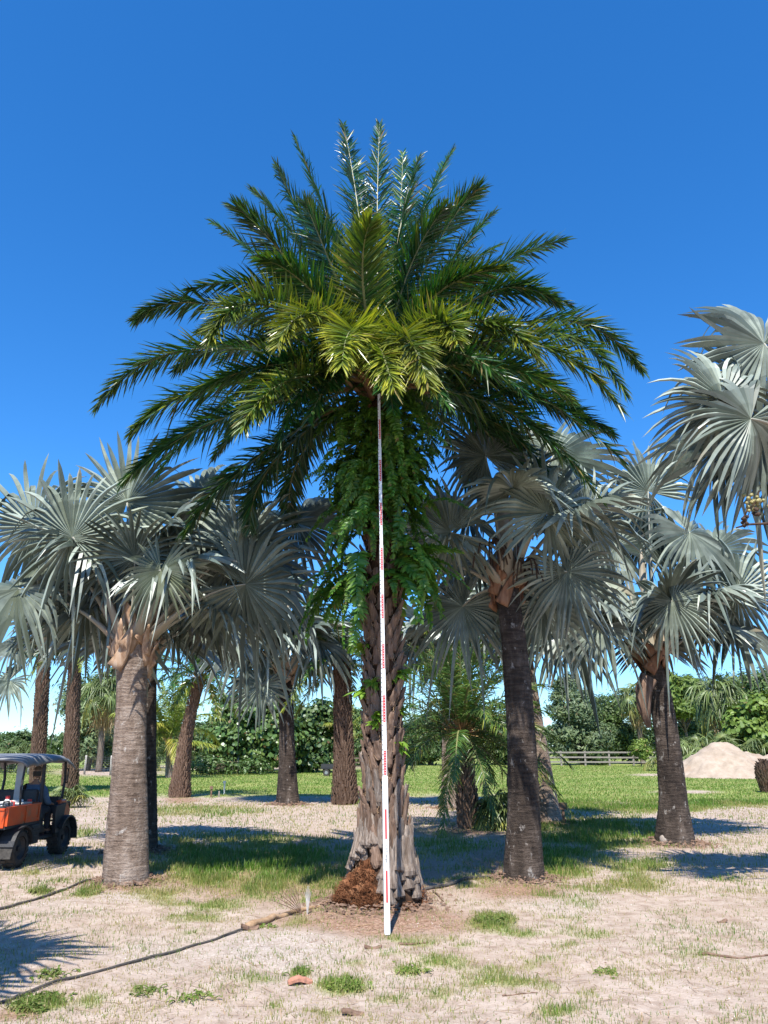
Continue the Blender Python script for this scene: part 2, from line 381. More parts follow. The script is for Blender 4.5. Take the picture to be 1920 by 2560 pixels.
Yg = np.repeat(rows[:, None], len(cols), 1)
hw = np.where(rows < 2, 30, np.where(rows > 110, .9 * rows + 60, .60 * rows + 5.5))[:, None]
Xg = cols[None] * hw; Xg = np.concatenate([-(hw + cext[None][:, ::-1]), Xg, hw + cext[None]], 1); Yg = np.repeat(rows[:, None], Xg.shape[1], 1)
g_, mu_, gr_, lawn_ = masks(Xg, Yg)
Zg = gz(Xg, Yg)
px_, py_ = proj(Xg, Yg, 0 * Xg)
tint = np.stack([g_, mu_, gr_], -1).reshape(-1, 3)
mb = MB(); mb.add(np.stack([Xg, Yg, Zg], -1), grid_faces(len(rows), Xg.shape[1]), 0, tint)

m, nt, N, L = newmat('ground_soil')
va = nd(N, 'ShaderNodeVertexColor', layer_name='tint'); sp = N.new('ShaderNodeSeparateColor'); L.new(va.outputs[0], sp.inputs[0])
tc = N.new('ShaderNodeTexCoord')
def gtex(s, d=6, r=.62):
    n = nd(N, 'ShaderNodeTexNoise', i_Scale=s, i_Detail=d, i_Roughness=r); L.new(tc.outputs['Object'], n.inputs['Vector']); return n.outputs[0]
n_big, n_mid, n_fine, n_grain = gtex(.7), gtex(5), gtex(28), gtex(130, 3)
cr = ramp(N, [(.30, (.265, .19, .14)), (.5, (.41, .322, .258)), (.7, (.48, .395, .33))]); L.new(n_mid, cr.inputs[0])
c = mix(N, L, cr.outputs[0], (.30, .215, .158), nd_map(N, L, n_big, .5, .68, 0, .6))
c = mix(N, L, c, (.22, .15, .105), nd_map(N, L, n_fine, .56, .72, 0, .65))
c = mix(N, L, c, (.50, .435, .38), nd_map(N, L, n_grain, .56, .66, 0, .6))
vo = nd(N, 'ShaderNodeTexVoronoi', i_Scale=55); L.new(tc.outputs['Object'], vo.inputs['Vector'])
gv = ramp(N, [(.0, (.25, .20, .165)), (.45, (.40, .345, .30)), (1, (.60, .55, .51))]); L.new(vo.outputs['Color'], gv.inputs[0])
c = mix(N, L, c, gv.outputs[0], nd_map(N, L, sp.outputs[2], .1, .8, 0, .5))
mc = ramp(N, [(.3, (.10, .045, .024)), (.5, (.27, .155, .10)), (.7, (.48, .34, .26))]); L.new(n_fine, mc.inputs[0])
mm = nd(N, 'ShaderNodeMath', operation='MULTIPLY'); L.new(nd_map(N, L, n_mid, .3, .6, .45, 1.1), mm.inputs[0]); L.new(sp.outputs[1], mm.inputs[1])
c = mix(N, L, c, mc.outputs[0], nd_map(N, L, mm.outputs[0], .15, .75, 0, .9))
gc = ramp(N, [(.3, (.105, .16, .025)), (.5, (.175, .245, .042)), (.7, (.25, .30, .075))]); L.new(n_mid, gc.inputs[0])
n_l = gtex(.22, 4); gcol = mix(N, L, gc.outputs[0], (.30, .32, .095), nd_map(N, L, n_l, .42, .62, 0, .75))
gcol = mix(N, L, gcol, (.09, .145, .028), nd_map(N, L, n_fine, .52, .68, 0, .6))
gcol = mix(N, L, gcol, (.42, .36, .24), nd_map(N, L, gtex(1.3, 5), .60, .72, 0, .55))
c = mix(N, L, c, gcol, nd_map(N, L, sp.outputs[0], .25, .85, 0, .93))
b = nd(N, 'ShaderNodeBsdfPrincipled', i_Roughness=.95); b.inputs['Specular IOR Level'].default_value = .12
L.new(c, b.inputs['Base Color'])
ad = nd(N, 'ShaderNodeMath', operation='ADD'); L.new(n_mid, ad.inputs[0]); L.new(n_fine, ad.inputs[1])
ad2 = nd(N, 'ShaderNodeMath', operation='MULTIPLY_ADD'); L.new(n_grain, ad2.inputs[0]); ad2.inputs[1].default_value = .35; L.new(ad.outputs[0], ad2.inputs[2])
bp = nd(N, 'ShaderNodeBump', i_Strength=.55, i_Distance=.05); L.new(ad2.outputs[0], bp.inputs['Height']); L.new(bp.outputs[0], b.inputs['Normal'])
o = N.new('ShaderNodeOutputMaterial'); L.new(b.outputs[0], o.inputs[0])
M['ground'] = m
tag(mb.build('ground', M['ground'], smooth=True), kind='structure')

# grass blades: nobody could count them
def blades(name, label, P, hgt, wid, tnt, mat, lean=.5):
    n = len(P); az = R.uniform(0, 2 * PI, n); la = R.uniform(0, 2 * PI, n)
    s = np.stack([np.cos(az), np.sin(az), 0 * az], -1) * (wid / 2)[:, None]
    ln = np.stack([np.cos(la), np.sin(la), 0 * la], -1) * (hgt * R.uniform(.1, lean, n))[:, None]
    up = np.zeros((n, 3)); up[:, 2] = hgt
    V = np.stack([P - s, P + s, P + s * .7 + up * .55 + ln * .35, P - s * .7 + up * .55 + ln * .35, P + up * .95 + ln], 1)
    i = np.arange(n)[:, None] * 5
    mb = MB(); mb.add(V, [i + A(0, 1, 2, 3).astype(int)[None], i + A(3, 2, 4).astype(int)[None]], 0, np.repeat(tnt, 5, 0))
    return tag(mb.build(name, mat), label, 'grass', kind='stuff')
def scatter(n, y0, y1, p=1.0):
    u = R.uniform(0, 1, n)
    Y = (y0 ** (1 - p) + u * (y1 ** (1 - p) - y0 ** (1 - p))) ** (1 / (1 - p)) if p != 1 else y0 * (y1 / y0) ** u
    X = R.uniform(-1, 1, n) * (.57 * Y + 2.2)
    return X, Y
def grass(name, label, n, y0, y1, h0, h1, w, p, pw=1.6):
    X, Y = scatter(n, y0, y1, p)
    g, mu, gr, lawn = masks(X, Y)
    k = R.uniform(0, 1, n) < np.clip(g, 0, 1) ** pw
    X, Y, g, lawn = X[k], Y[k], g[k], lawn[k]; n = len(X)
    dry = np.clip(1.5 * (fbm(X * .8, Y * .8, 51, 3) - .5) + R.normal(.12, .22, n) + (1 - g) * .45 - lawn * .05, 0, .95)
    hg = R.uniform(h0, h1, n) * (.55 + .75 * g) * (1 - .3 * dry)
    wd = w * R.uniform(.7, 1.3, n) * np.maximum(1, Y / 9)
    t = np.stack([dry, R.uniform(0, 1, n), np.where(R.uniform(0, 1, n) < .08 + .25 * (1 - g), .7, 0)], -1)
    blades(name, label, np.stack([X, Y, gz(X, Y) - .004], -1), hg, wd, t, M['grass'])
grass('near_grass', 'short patchy green and straw grass scattered over the pale sand', 620000, 3.8, 13, .02, .085, .0065, 1.0, 1.15)
grass('shade_grass', 'longer green grass growing under and between the palms', 300000, 11.5, 31, .04, .15, .0075, .9, 1.1)
grass('lawn_grass', 'sunlit mown lawn stretching back to the fences', 130000, 27, 96, .03, .085, .008, 1.1, 1.2)

# shell bits and mulch crumbs
def crumbs(name, label, n, pick, s0, s1, mat, flat=.5, yr=(4, 15)):
    X, Y = scatter(n, *yr, 1.0); g, mu, gr, lawn = masks(X, Y)
    k = R.uniform(0, 1, n) < np.clip(pick(g, mu, gr), 0, 1); X, Y = X[k], Y[k]; n = len(X)
    s = R.uniform(s0, s1, n) ** 1; a = R.uniform(0, 2 * PI, n)
    base = A([1, 0, 0], [0, 1, 0], [-1, 0, 0], [0, -1, 0], [0, 0, 1]) * A(1, .6, flat)
    ca, sa = np.cos(a), np.sin(a)
    B = base[None] * s[:, None, None] * R.uniform(.6, 1.4, (n, 5, 1))
    V = np.stack([B[..., 0] * ca[:, None] - B[..., 1] * sa[:, None] + X[:, None], B[..., 0] * sa[:, None] + B[..., 1] * ca[:, None] + Y[:, None], B[..., 2] + gz(X, Y)[:, None] - .002], -1)
    i = np.arange(n)[:, None] * 5
    mb = MB(); mb.add(V, [i + np.array(f)[None] for f in ([0, 1, 4], [1, 2, 4], [2, 3, 4], [3, 0, 4])])
    tag(mb.build(name, mat), label, 'ground litter', kind='stuff')
crumbs('shell_gravel', 'small white shell bits lying on the sand', 26000, lambda g, mu, gr: .05 + gr * .8, .004, .014, M['shell'])
crumbs('brown_litter', 'brown crumbs of bark and fibre littering the ground', 26000, lambda g, mu, gr: .10 + mu * .75, .005, .022, M['debris'], .35)
# straw-like fibres
X, Y = scatter(24000, 4, 16); g, mu, gr, lw = masks(X, Y); k = R.uniform(0, 1, len(X)) < .16 + mu * .7; X, Y = X[k], Y[k]; n = len(X)
a = R.uniform(0, 2 * PI, n); ln = R.uniform(.02, .10, n); d = np.stack([np.cos(a), np.sin(a), R.normal(0, .08, n)], -1) * ln[:, None]; s = np.stack([-np.sin(a), np.cos(a), 0 * a], -1) * .0028
Pc = np.stack([X, Y, gz(X, Y) + .006], -1); i = np.arange(n)[:, None] * 4
mb = MB(); mb.add(np.stack([Pc - d - s, Pc + d - s, Pc + d + s, Pc - d + s], 1), i + np.array([0, 1, 2, 3])[None])
tag(mb.build('dry_fibre', M['dead']), 'straw coloured fibres and broken leaflets lying on the ground', 'ground litter', kind='stuff')

# ------------------------------------------------------------------ leaf makers
def frame_along(P):
    T = nrm(np.gradient(P, axis=0)); Z = A(0, 0, 1)
    Nn = Z[None] - (T @ Z)[:, None] * T
    bad = np.linalg.norm(Nn, axis=1) < .05
    Nn[bad] = A(0, -1, 0); Nn = nrm(Nn); S = nrm(np.cross(T, Nn)); return T, S, np.cross(S, T)
def bez(p0, pm, p2, n):
    c = 2 * np.asarray(pm) - .5 * (np.asarray(p0) + np.asarray(p2)); t = np.linspace(0, 1, n)[:, None]
    return (1 - t) ** 2 * p0 + 2 * t * (1 - t) * c + t * t * p2
def feather(mb, P, nl, ll, lw, yel=0., dry=0., plane=.5, droop=.25, t0=.16, ang=(68, 24), tipyel=.3, r0=.038, brown=.3, fold=.35, rachis=1, st=3, grouped=True):
    """a feather leaf: rachis along the points P, nl leaflets on each side"""
    n = len(P); T, S, Nn = frame_along(P)
    tt = np.linspace(0, 1, n)
    if rachis:
        tr = np.stack([np.clip(1 - tt / brown, 0, 1), R.uniform(.3, .7) + 0 * tt, 0 * tt + dry], -1)
        tube(mb, P, r0 * (1 - tt) ** .8 + .004, 5, 1, tr, flat=.6, caps=False)
    t = np.repeat(np.linspace(t0, .995, nl), 2) + R.normal(0, .004, 2 * nl); t = np.clip(t, 0, .999)
    sd = np.tile([1., -1.], nl); m = 2 * nl
    f = t * (n - 1); i0 = np.floor(f).astype(int).clip(0, n - 2); fr = (f - i0)[:, None]
    lerp = lambda Q: Q[i0] * (1 - fr) + Q[i0 + 1] * fr
    B, Tt, Ss, Nt = lerp(P), nrm(lerp(T)), nrm(lerp(S)), nrm(lerp(Nn))
    al = np.radians(ang[0] + (ang[1] - ang[0]) * ((t - t0) / (1 - t0)) * 1.0 + R.normal(0, 6, m))
    be = R.choice([-.5, .1, .75], m) * plane * 1.25 + R.normal(0, .12, m) if grouped else plane * .5 + R.normal(0, .1, m)
    D = Tt * np.cos(al)[:, None] + (Ss * (sd * np.cos(be))[:, None] + Nt * np.sin(be)[:, None]) * np.sin(al)[:, None]
    D = nrm(D); u = (t - t0) / (1 - t0)
    Ln = ll * (.45 + .55 * np.sin(np.clip(u * 1.3 + .22, 0, 1.6) * PI / 1.6 * .98) ) * (1 - .35 * u ** 3) * R.uniform(.82, 1.1, m)
    W = nrm(np.cross(D, Nt + R.normal(0, .45, (m, 3)))); U = np.cross(W, D)
    bent_ = np.where(R.uniform(0, 1, m) < .05, R.uniform(.2, .7, m), 0)
    ss = np.linspace(0, 1, st + 1); ws = np.interp(ss, [0, .3, .65, 1], [.55, 1, .75, 0.0])
    rows_ = []
    for q, s in enumerate(ss):
        C = B + D * (Ln * s)[:, None]; C = C + A(0, 0, -1)[None] * ((droop * R.uniform(.5, 1.4, m) + bent_) * Ln * s ** 2)[:, None]
        w = lw * ws[q] / 2
        if q < st: rows_ += [C - W * w + U * w * fold, C, C + W * w + U * w * fold]
        else: rows_ += [C]
    V = np.stack(rows_, 1); nv = V.shape[1]; i = np.arange(m)[:, None] * nv
    fs = []
    for q in range(st - 1):
        a = 3 * q; fs += [i + np.array([a, a + 1, a + 4, a + 3])[None], i + np.array([a + 1, a + 2, a + 5, a + 4])[None]]
    a = 3 * (st - 1); fs += [i + np.array([a, a + 1, a + 3])[None], i + np.array([a + 1, a + 2, a + 3])[None]]
    ye = np.clip(yel + tipyel * u ** 4 * (.15 + 1.2 * min(yel, .6)) + R.normal(0, .08, m) + np.where(R.uniform(0, 1, m) < yel * .5, .4, 0), 0, 1)
    rn = R.uniform(0, 1, m); dr = np.clip(dry + np.where(R.uniform(0, 1, m) < .02, .6, 0), 0, 1)
    tn = np.repeat(np.stack([ye, rn, dr], -1)[:, None], nv, 1).reshape(-1, 3)
    fac = np.r_[np.repeat(.25 + 1.1 * ss[:-1], 3), 1.5]; tn[:, 0] = np.clip(tn[:, 0] * np.tile(fac, m), 0, 1)
    mb.add(V, fs, 0, tn)
    return mb
def fan(mb, hub, axis, normal, Rr, nseg=38, arc=166, split=.45, cup=.3, droop=.3, yel=0., dry=0., st=5, pleat=.75, bent=.14, wob=.10):
    """a palmate leaf: pleated segments round the hub, joined up to `split`, free and drooping beyond"""
    a = nrm(axis); n = np.asarray(normal, float); n = nrm(n - np.dot(n, a) * a); s = np.cross(a, n)
    dphi = 2 * math.radians(arc) / nseg
    ph = (np.arange(nseg) + .5) * dphi - math.radians(arc)
    rs = np.concatenate([[.004, split * .5, split], np.linspace(split, 1, st)[1:]])
    Ln = Rr * (1 - .22 * (np.abs(ph) / PI) ** 2) * R.uniform(.9, 1.06, nseg)
    dn = np.abs(ph) / math.radians(arc)
    rows_ = []; hwid = split * math.tan(dphi / 2)
    dr = droop * R.uniform(.5, 1.5, nseg) + np.where(R.uniform(0, 1, nseg) < bent, R.uniform(.3, .9, nseg), 0)
    off = R.normal(0, wob, nseg); tw = R.normal(0, .8, nseg)
    for r in rs:
        k = max(0, (r - split) / (1 - split))
        w = r * math.tan(dphi / 2) if r <= split else hwid * (1 + .30 * k) * (1 - k) ** .60
        tri = []
        for e in (-1, 0, 1):
            p = ph + off * k * .8 * 1.0
            if r <= split:
                rad = Ln * 0 + Rr * r; ang = p + e * dphi / 2; x = rad * np.cos(ang); y = rad * np.sin(ang)
            else:
                rad = Rr * split + (Ln - Rr * split) * k
                x = rad * np.cos(p) - e * w * Rr * np.sin(p); y = rad * np.sin(p) + e * w * Rr * np.cos(p)
            h = (pleat * (1 if e == 0 else -1) * (w if r <= split else w * 1.3) * Rr) * np.ones(nseg)
            h = h + e * tw * w * Rr * min(1, k * 3 + .0)
            h = h - cup * Rr * (np.abs(np.sin(ph)) * r) ** 1.8 - cup * .5 * Rr * r ** 2 * (np.cos(ph) > 0)
            h = h + cup * .35 * Rr * r * dn ** 3
            P = np.asarray(hub)[None] + x[:, None] * a + y[:, None] * s + h[:, None] * n
            P[:, 2] -= dr * Rr * k ** 2.0
            if k > 0: P[:, :] += (off * k ** 1.5 * Rr * .6)[:, None] * n
            tri.append(P)
        rows_ += tri
    V = np.stack(rows_, 1); nv = V.shape[1]; i = np.arange(nseg)[:, None] * nv; fs = []
    for q in range(len(rs) - 1):
        b = 3 * q; fs += [i + np.array([b, b + 1, b + 4, b + 3])[None], i + np.array([b + 1, b + 2, b + 5, b + 4])[None]]
    rn = R.uniform(0, 1, nseg); tn = np.zeros((nseg, nv, 3)); tn[..., 1] = rn[:, None]
    tn[..., 0] = np.clip(yel + R.normal(0, .05, nseg), 0, 1)[:, None] + np.clip(.35 - np.repeat(rs, 3), 0, 1)[None] * .5
    tn[..., 2] = dry + np.where(R.uniform(0, 1, nseg) < .04, .5, 0)[:, None] * (np.repeat(rs, 3) > .8)[None]
    mb.add(V, fs, 0, np.clip(tn, 0, 1).reshape(-1, 3)); return mb

# ------------------------------------------------------------------ trunks
def ring_trunk(P, r, mat, name='trunk', parent=None, seg=26, step=.028, ring=.095, amp=.022, flare=0.0):
    """trunk with leaf-scar rings along the centre line P (bottom to top), radii r"""
    P = np.asarray(P, float); L_ = np.r_[0, np.cumsum(np.linalg.norm(np.diff(P, axis=0), axis=1))]
    n = int(L_[-1] / step) + 2; s = np.linspace(0, L_[-1], n)
    C = np.stack([np.interp(s, L_, P[:, k]) for k in range(3)], -1); rr = np.interp(s, L_, r)
    a = np.arange(seg) * 2 * PI / seg
    S_, A_ = np.meshgrid(s, a, indexing='ij')
    sw = S_ + .05 * np.sin(A_ + S_ * 1.3) + .05 * (vnoise(np.cos(A_) * 2 + 9, S_ * 2.1 + np.sin(A_) * 2, 3) - .5)
    saw = (sw / ring) % 1
    rad = rr[:, None] * (1 + amp * (saw ** 3 - .3) + .085 * (fbm(np.cos(A_) * 2.2 + 7, np.sin(A_) * 2.2 + S_ * 3, 5, 3) - .5) + .03 * (vnoise(A_ * 5, S_ * 1.2, 8) - .5))
    V = C[:, None] + np.stack([rad * np.cos(A_), rad * np.sin(A_), 0 * A_], -1)
    mb = MB(); mb.add(V, [grid_faces(n, seg, True), np.arange(seg) + (n - 1) * seg])
    return mb.build(name, mat, parent, smooth=True)
def boot_mesh(name, length, width, out, kind, mat):
    """one cut leaf base: thick and wide at its foot, narrowing upward to a ragged free end"""
    st = np.array([0, .05, .16, .34, .58, .82, 1.])
    if kind == 'long': w = np.array([.95, 1.28, 1.20, .84, .62, .56, .50])
    elif kind == 'mid': w = np.array([.62, .92, 1.0, .86, .70, .60, .48])
    else: w = np.array([.60, .92, 1.05, 1.0, .86, .70, .44])
    th = np.array([.042, .062, .064, .050, .042, .034, .024]) * (width / .14) * R.uniform(.85, 1.15)
    o = .010 + out * st ** 1.5
    a = np.linspace(-1, 1, 8); V = []; bend = R.uniform(-.012, .012)
    for q, s_ in enumerate(st):
        hw_ = width * w[q] / 2 * (1 + R.normal(0, .05))
        jag = R.normal(0, .085 if q == 6 else (.03 if q == 0 else .0), 8) * length
        x = a * hw_ + bend * math.sin(s_ * 3.2)
        V.append(np.stack([x, o[q] + th[q] * np.sqrt(np.clip(1 - a ** 2, 0, 1)) * (1 + R.normal(0, .10, 8)), s_ * length + jag], -1))
        V.append(np.stack([x[[6, 4, 2]] * .8, o[q] - th[q] * .6 + 0 * x[:3], s_ * length + jag[[6, 4, 2]]], -1))
    V = np.concatenate(V).reshape(len(st), 11, 3)
    mb = MB(); mb.add(V, [grid_faces(len(st), 11, True), np.arange(11) + 11 * (len(st) - 1), np.arange(11)[::-1]])
    return mb.mesh(name, mat, smooth=False)
def boots_stuff(P, r, mat, parent, dz=.11, size=(.11, .22), out=.05, seed=0, z0=.0, name='leaf_base_cover'):
    """small leaf-base stubs of a far trunk, joined into one part"""
    P = np.asarray(P, float); L_ = np.r_[0, np.cumsum(np.linalg.norm(np.diff(P, axis=0), axis=1))]
    mb = MB(); s = z0; k = seed
    while s < L_[-1]:
        rr = np.interp(s, L_, r); c = A(*[np.interp(s, L_, P[:, q]) for q in range(3)])
        n = max(6, int(2 * PI * rr / (size[0] * .85)))
        for j in range(n):
            a = (j + .5 * (k % 2)) * 2 * PI / n + R.normal(0, .06)
            e = A(math.cos(a), math.sin(a), 0); t = A(-math.sin(a), math.cos(a), 0); w = size[0] * R.uniform(.4, .55); h = size[1] * R.uniform(.8, 1.15)
            b = c + e * rr * .96; o_ = out * R.uniform(.6, 1.5)
            V = [b - t * w, b + e * .02, b + t * w, b - t * w * .7 + e * o_ + A(0, 0, h), b + e * (o_ + .03) + A(0, 0, h * .95), b + t * w * .7 + e * o_ + A(0, 0, h), b + A(0, 0, h * .9)]
            mb.add(V, [np.array([[0, 1, 4, 3], [1, 2, 5, 4]]), np.array([[3, 4, 6], [4, 5, 6]])])
        s += dz; k += 1
    return tag(mb.build(name, mat, parent), kind='stuff')
def straps(root, C, r, n, mat, seed, size=1., up=.55, z0=-.35):
    """split leaf bases clasping the top of a silver palm's trunk, each a part"""
    q = random.Random(seed)
    for k in range(n):
        a = k * 2.399 + q.uniform(-.2, .2); f = k / n; z = z0 * size + f * up * size
        e = A(math.cos(a), math.sin(a), 0); t = A(-math.sin(a), math.cos(a), 0); sg = q.choice((-1, 1))
        p0 = C + e * r * .95 + t * sg * r * .75 * 1 + A(0, 0, z)
        p1 = C + e * r * 1.12 + t * sg * r * .2 + A(0, 0, z + .20 * size)
        p2 = C + e * r * (1.30 + .5 * (1 - f)) - t * sg * r * .25 + A(0, 0, z + .42 * size)
        P = bez(p0, p1, p2, 7); s = np.linspace(0, 1, 7)
        w = r * (.55 - .22 * s) * (1 - .8 * s ** 4) * q.uniform(.85, 1.15)
        mb = MB(); tube(mb, P, w, 8, 0, flat=.24, up=e); mb.build('leaf_base', mat, root, smooth=True)

# ------------------------------------------------------------------ silver fan palms
def silver_palm(name, label, base, top, r, trunkm, heroes, nrand, Rr=1.12, pet=1.75, seed=1, basem='base_tan', group='silver fan palms in the grove', bend=None, booted=False,
                nseg=38, st=5, azr=None, elev=(80, 0), front=42, nstraps=14, strapsize=1.0, spear=1.0, near=1.0, pr=.042):
    """base, top: world points of the trunk; heroes: (hub x, hub y in the picture, depth offset, axis angle, axis forward, facing (x,-y,z), radius, droop)"""
    base = np.asarray(base, float); top = np.asarray(top, float)
    root = thing(name, base, label, 'palm tree', group)
    q = random.Random(seed)
    loc = lambda p: np.asarray(p, float) - base
    mid = (base + top) / 2 + (np.asarray(bend) if bend is not None else 0)
    P = bez(loc(base) - A(0, 0, .06), loc(mid), loc(top), 30); s = np.linspace(0, 1, 30)
    rr = np.interp(s, np.linspace(0, 1, len(r)), r)
    if booted:
        mb = MB(); tube(mb, P, rr * .95, 14, 0, caps=True); mb.build('trunk', M['fibre'], root, smooth=True)
        boots_stuff(P, rr, M['boot_brown'], root, seed=seed)
    else: ring_trunk(P, rr, M[trunkm], parent=root)
    C = loc(top); straps(root, C, r[-1], nstraps, M[basem], seed, strapsize)
    up = nrm(P[-1] - P[-3])
    def leaf(hub, axis, normal, R_, droop, start_dir, yel=0, dry=0, cup=.3):
        # sturdy stem from the crown to the hub, then the pleated blade
        hub = np.asarray(hub, float); d = hub - C; ln = np.linalg.norm(d)
        p0 = C + A(0, 0, -.05) + A(d[0], d[1], 0) / (np.linalg.norm(d[:2]) + 1e-6) * r[-1] * .6
        pm = p0 + (hub - p0) * .5 + A(0, 0, .10 * ln) * (1 if start_dir is None else start_dir)
        S_ = bez(p0, pm, hub, 10); ss = np.linspace(0, 1, 10)
        mb = MB(); tube(mb, S_, near * (.085 * (1 - ss) ** 3 + pr * (1 - .45 * ss)), 7, 0, np.stack([np.clip(1 - ss * 3.0, 0, 1) * .8, .4 + 0 * ss, 0 * ss], -1), flat=.5)
        stem = mb.build('leaf_stem', M['silver_stem'], root, smooth=True)
        mb = MB(); fan(mb, hub, axis, normal, R_, nseg=nseg, droop=droop * .5, yel=yel, dry=dry, st=st, cup=cup)
        mb.build('leaf_blade', M['silver'], root)
    for h in heroes:
        hx, hy, dY, ang, fwd, face, R_, dr = h[:8]; ye = h[8] if len(h) > 8 else 0; cu = h[9] if len(h) > 9 else .3
        hub = loc(at(hx, hy, top[1] + dY)); an = math.radians(ang)
        leaf(hub, A(math.cos(an), -fwd, math.sin(an)), A(*face), R_, dr, None, ye, cup=cu)
    for k in range(nrand):
        az = q.uniform(*azr) if azr else k * 2.39996 + q.uniform(-.25, .25)
        f = (k + .5) / nrand; e = math.radians(elev[0] + (elev[1] - elev[0]) * f ** .8 + q.uniform(-6, 6))
        if math.sin(az) < -.25 and e < math.radians(front): continue
        d = A(math.cos(az) * math.cos(e), math.sin(az) * math.cos(e), math.sin(e))
        ln = pet * q.uniform(.82, 1.15); hub = C + d * ln + A(0, 0, -.16 * ln * math.cos(e))
        e2 = e - math.radians(q.uniform(18, 48)) * (1 - .5 * (e > 1.0))
        ax = A(math.cos(az) * math.cos(e2), math.sin(az) * math.cos(e2), math.sin(e2))
        no = A(-math.sin(e2) * math.cos(az), -math.sin(e2) * math.sin(az), math.cos(e2)) + A(q.uniform(-.3, .3), q.uniform(-.3, .3), q.uniform(-.2, .2))
        leaf(hub, ax, no, Rr * q.uniform(.85, 1.1), q.uniform(.10, .34), 1.0, dry=.1 if f > .93 else 0)
    if spear:                                             # the folded youngest leaf standing in the middle
        mb = MB(); Ps = np.stack([C + A(q.uniform(-.02, .02), q.uniform(-.02, .02), z) for z in np.linspace(0, 1.9 * Rr, 8)])
        tube(mb, Ps, np.array([.08, .075, .07, .07, .075, .07, .05, .01]) * near * spear, 8, 0, np.tile(A(.30, .9, 0), (8, 1)))
        mb.build('spear_leaf', M['silver_stem'], root)
    return root

def vec_top(base, x, y):                                   # trunk top above a base point, seen at a picture point, same depth
    return at(x, y, base[1])
FC = (0, -1, .25)
b_left = gp(272, 1906)
silver_palm('silver_palm', 'big silver fan palm with thick ringed grey trunk beside the orange utility cart', b_left, vec_top(b_left, 287, 1392), [.355, .33, .305, .285, .262, .25, .24, .235, .235, .265], 'trunk_grey', [
    (275, 1085, -.3, 92, -.05, (0, -1, -.25), 1.48, .12, .05, .12), (77, 1138, -.2, 150, .1, (.2, -1, -.4), 1.4, .35), (156, 1160, -.9, 108, .35, (.15, -1, -.6), 1.3, .3, .1),
    (347, 1232, -1.3, 268, .3, (0, -1, -.6), .8, .15, .3), (517, 1190, -.3, 8, .1, (0, -1, -.35), 1.45, .4), (530, 1262, -.5, -12, .15, (-.1, -1, -.45), 1.4, .45), (427, 1088, .2, 42, 0, (-.2, -1, .3), 1.4, .3),
    (40, 1272, -.4, 200, .15, (.1, -.8, .8), 1.25, .5, .1), (188, 1285, .4, 235, .1, (.2, -1, .1), 1.3, .4), (640, 1130, .9, 25, 0, (-.1, -.9, .6), 1.35, .35), (400, 1190, .8, 35, 0, (0, -1, .5), 1.3, .3), (215, 1180, .7, 130, 0, (0, -.8, .7), 1.35, .3)],
    16, seed=11, elev=(80, 12), strapsize=1.35, nstraps=20, azr=None, near=1.15)
b_mid = gp(1130, 1897)
silver_palm('silver_palm', 'dark trunked silver fan palm just right of the tall feather palm', b_mid, vec_top(b_mid, 1094, 1265), [.33, .285, .255, .24, .23, .225, .22, .21, .2, .21], 'trunk_dark_shade', [
    (1049, 985, -.8, 120, .15, (-.25, -1, -.5), 1.05, .2, .05), (972, 1149, -.8, 185, .15, (-.2, -1, -.5), 1.15, .3, .1), (1182, 1107, -1.1, 68, .2, (.15, -1, -.55), 1.2, .3, .1), (1195, 985, .8, 25, -.1, (0, -1, .35), 1.6, .12),
    (1225, 1235, -.7, -60, .2, (.1, -1, -.4), 1.1, .3), (1000, 1310, .7, 225, 0, (.1, -.8, .6), 1.2, .4), (1170, 1300, .9, -15, 0, (0, -1, .4), 1.25, .4), (1270, 1130, .4, 10, 0, (0, -.9, -.3), 1.35, .4)],
    14, seed=23, basem='base_red', pet=1.75, spear=1.7, bend=A(.10, 0, 0), strapsize=1.25, nstraps=17)
b_right = gp(1457, 1822)
silver_palm('silver_palm', 'leaning dark trunked silver fan palm in front of the sand piles', b_right, vec_top(b_right, 1408, 1425), [.43, .36, .30, .28, .265, .255, .25, .245, .24, .26], 'trunk_dark_shade', [
    (1400, 1062, .2, 150, .1, (-.1, -1, -.3), 1.5, .3), (1490, 1150, -.4, -40, .2, (.1, -.8, .8), 1.6, .45), (1452, 1298, -1.1, -70, .3, (0, -1, -.5), 1.25, .3), (1590, 1278, -.3, -8, .05, (-.2, -1, -.4), 1.5, .4),
    (1298, 1352, -.4, 200, .1, (.1, -.8, .8), 1.2, .45), (1577, 1345, .2, -20, .05, (0, -.8, .8), 1.3, .45), (1330, 1180, .4, 140, 0, (0, -.9, .5), 1.5, .4), (1540, 1190, .6, 35, 0, (0, -.9, .6), 1.5, .35), (1270, 1260, .7, 180, 0, (0, -.9, .3), 1.35, .4), (1390, 1160, .8, 95, 0, (0, -1, .2), 1.5, .3)],
    12, seed=37, basem='base_red', pet=1.9, Rr=1.35, elev=(80, 22), bend=A(.12, 0, 0), near=1.2)
b_off = gp(1905, 1985)
off_top = at(1800, 1010, b_off[1])
silver_palm('silver_palm', 'tall silver fan palm rising beyond the right edge with fruit hanging under it', b_off, off_top, [.36, .3, .27, .25, .24, .24], 'trunk_grey', [
    (1650, 742, -.2, 150, .1, (-.05, -1, .35), 1.25, .15), (1560, 862, -.5, 170, .3, (-.25, -1, -.25), .98, .45, .05, .6), (1622, 905, -.6, 235, .3, (.1, -1, -.45), 1.02, .45, .05, .5), (1640, 815, .3, 165, .0, (.1, -1, -.2), 1.15, .25), (1640, 950, .5, 215, 0, (0, -.9, .5), 1.3, .45), (1560, 960, .9, 200, 0, (0, -.9, .6), 1.3, .4)],
    14, seed=41, azr=(-1.4, 1.6), pet=1.5, Rr=1.3)
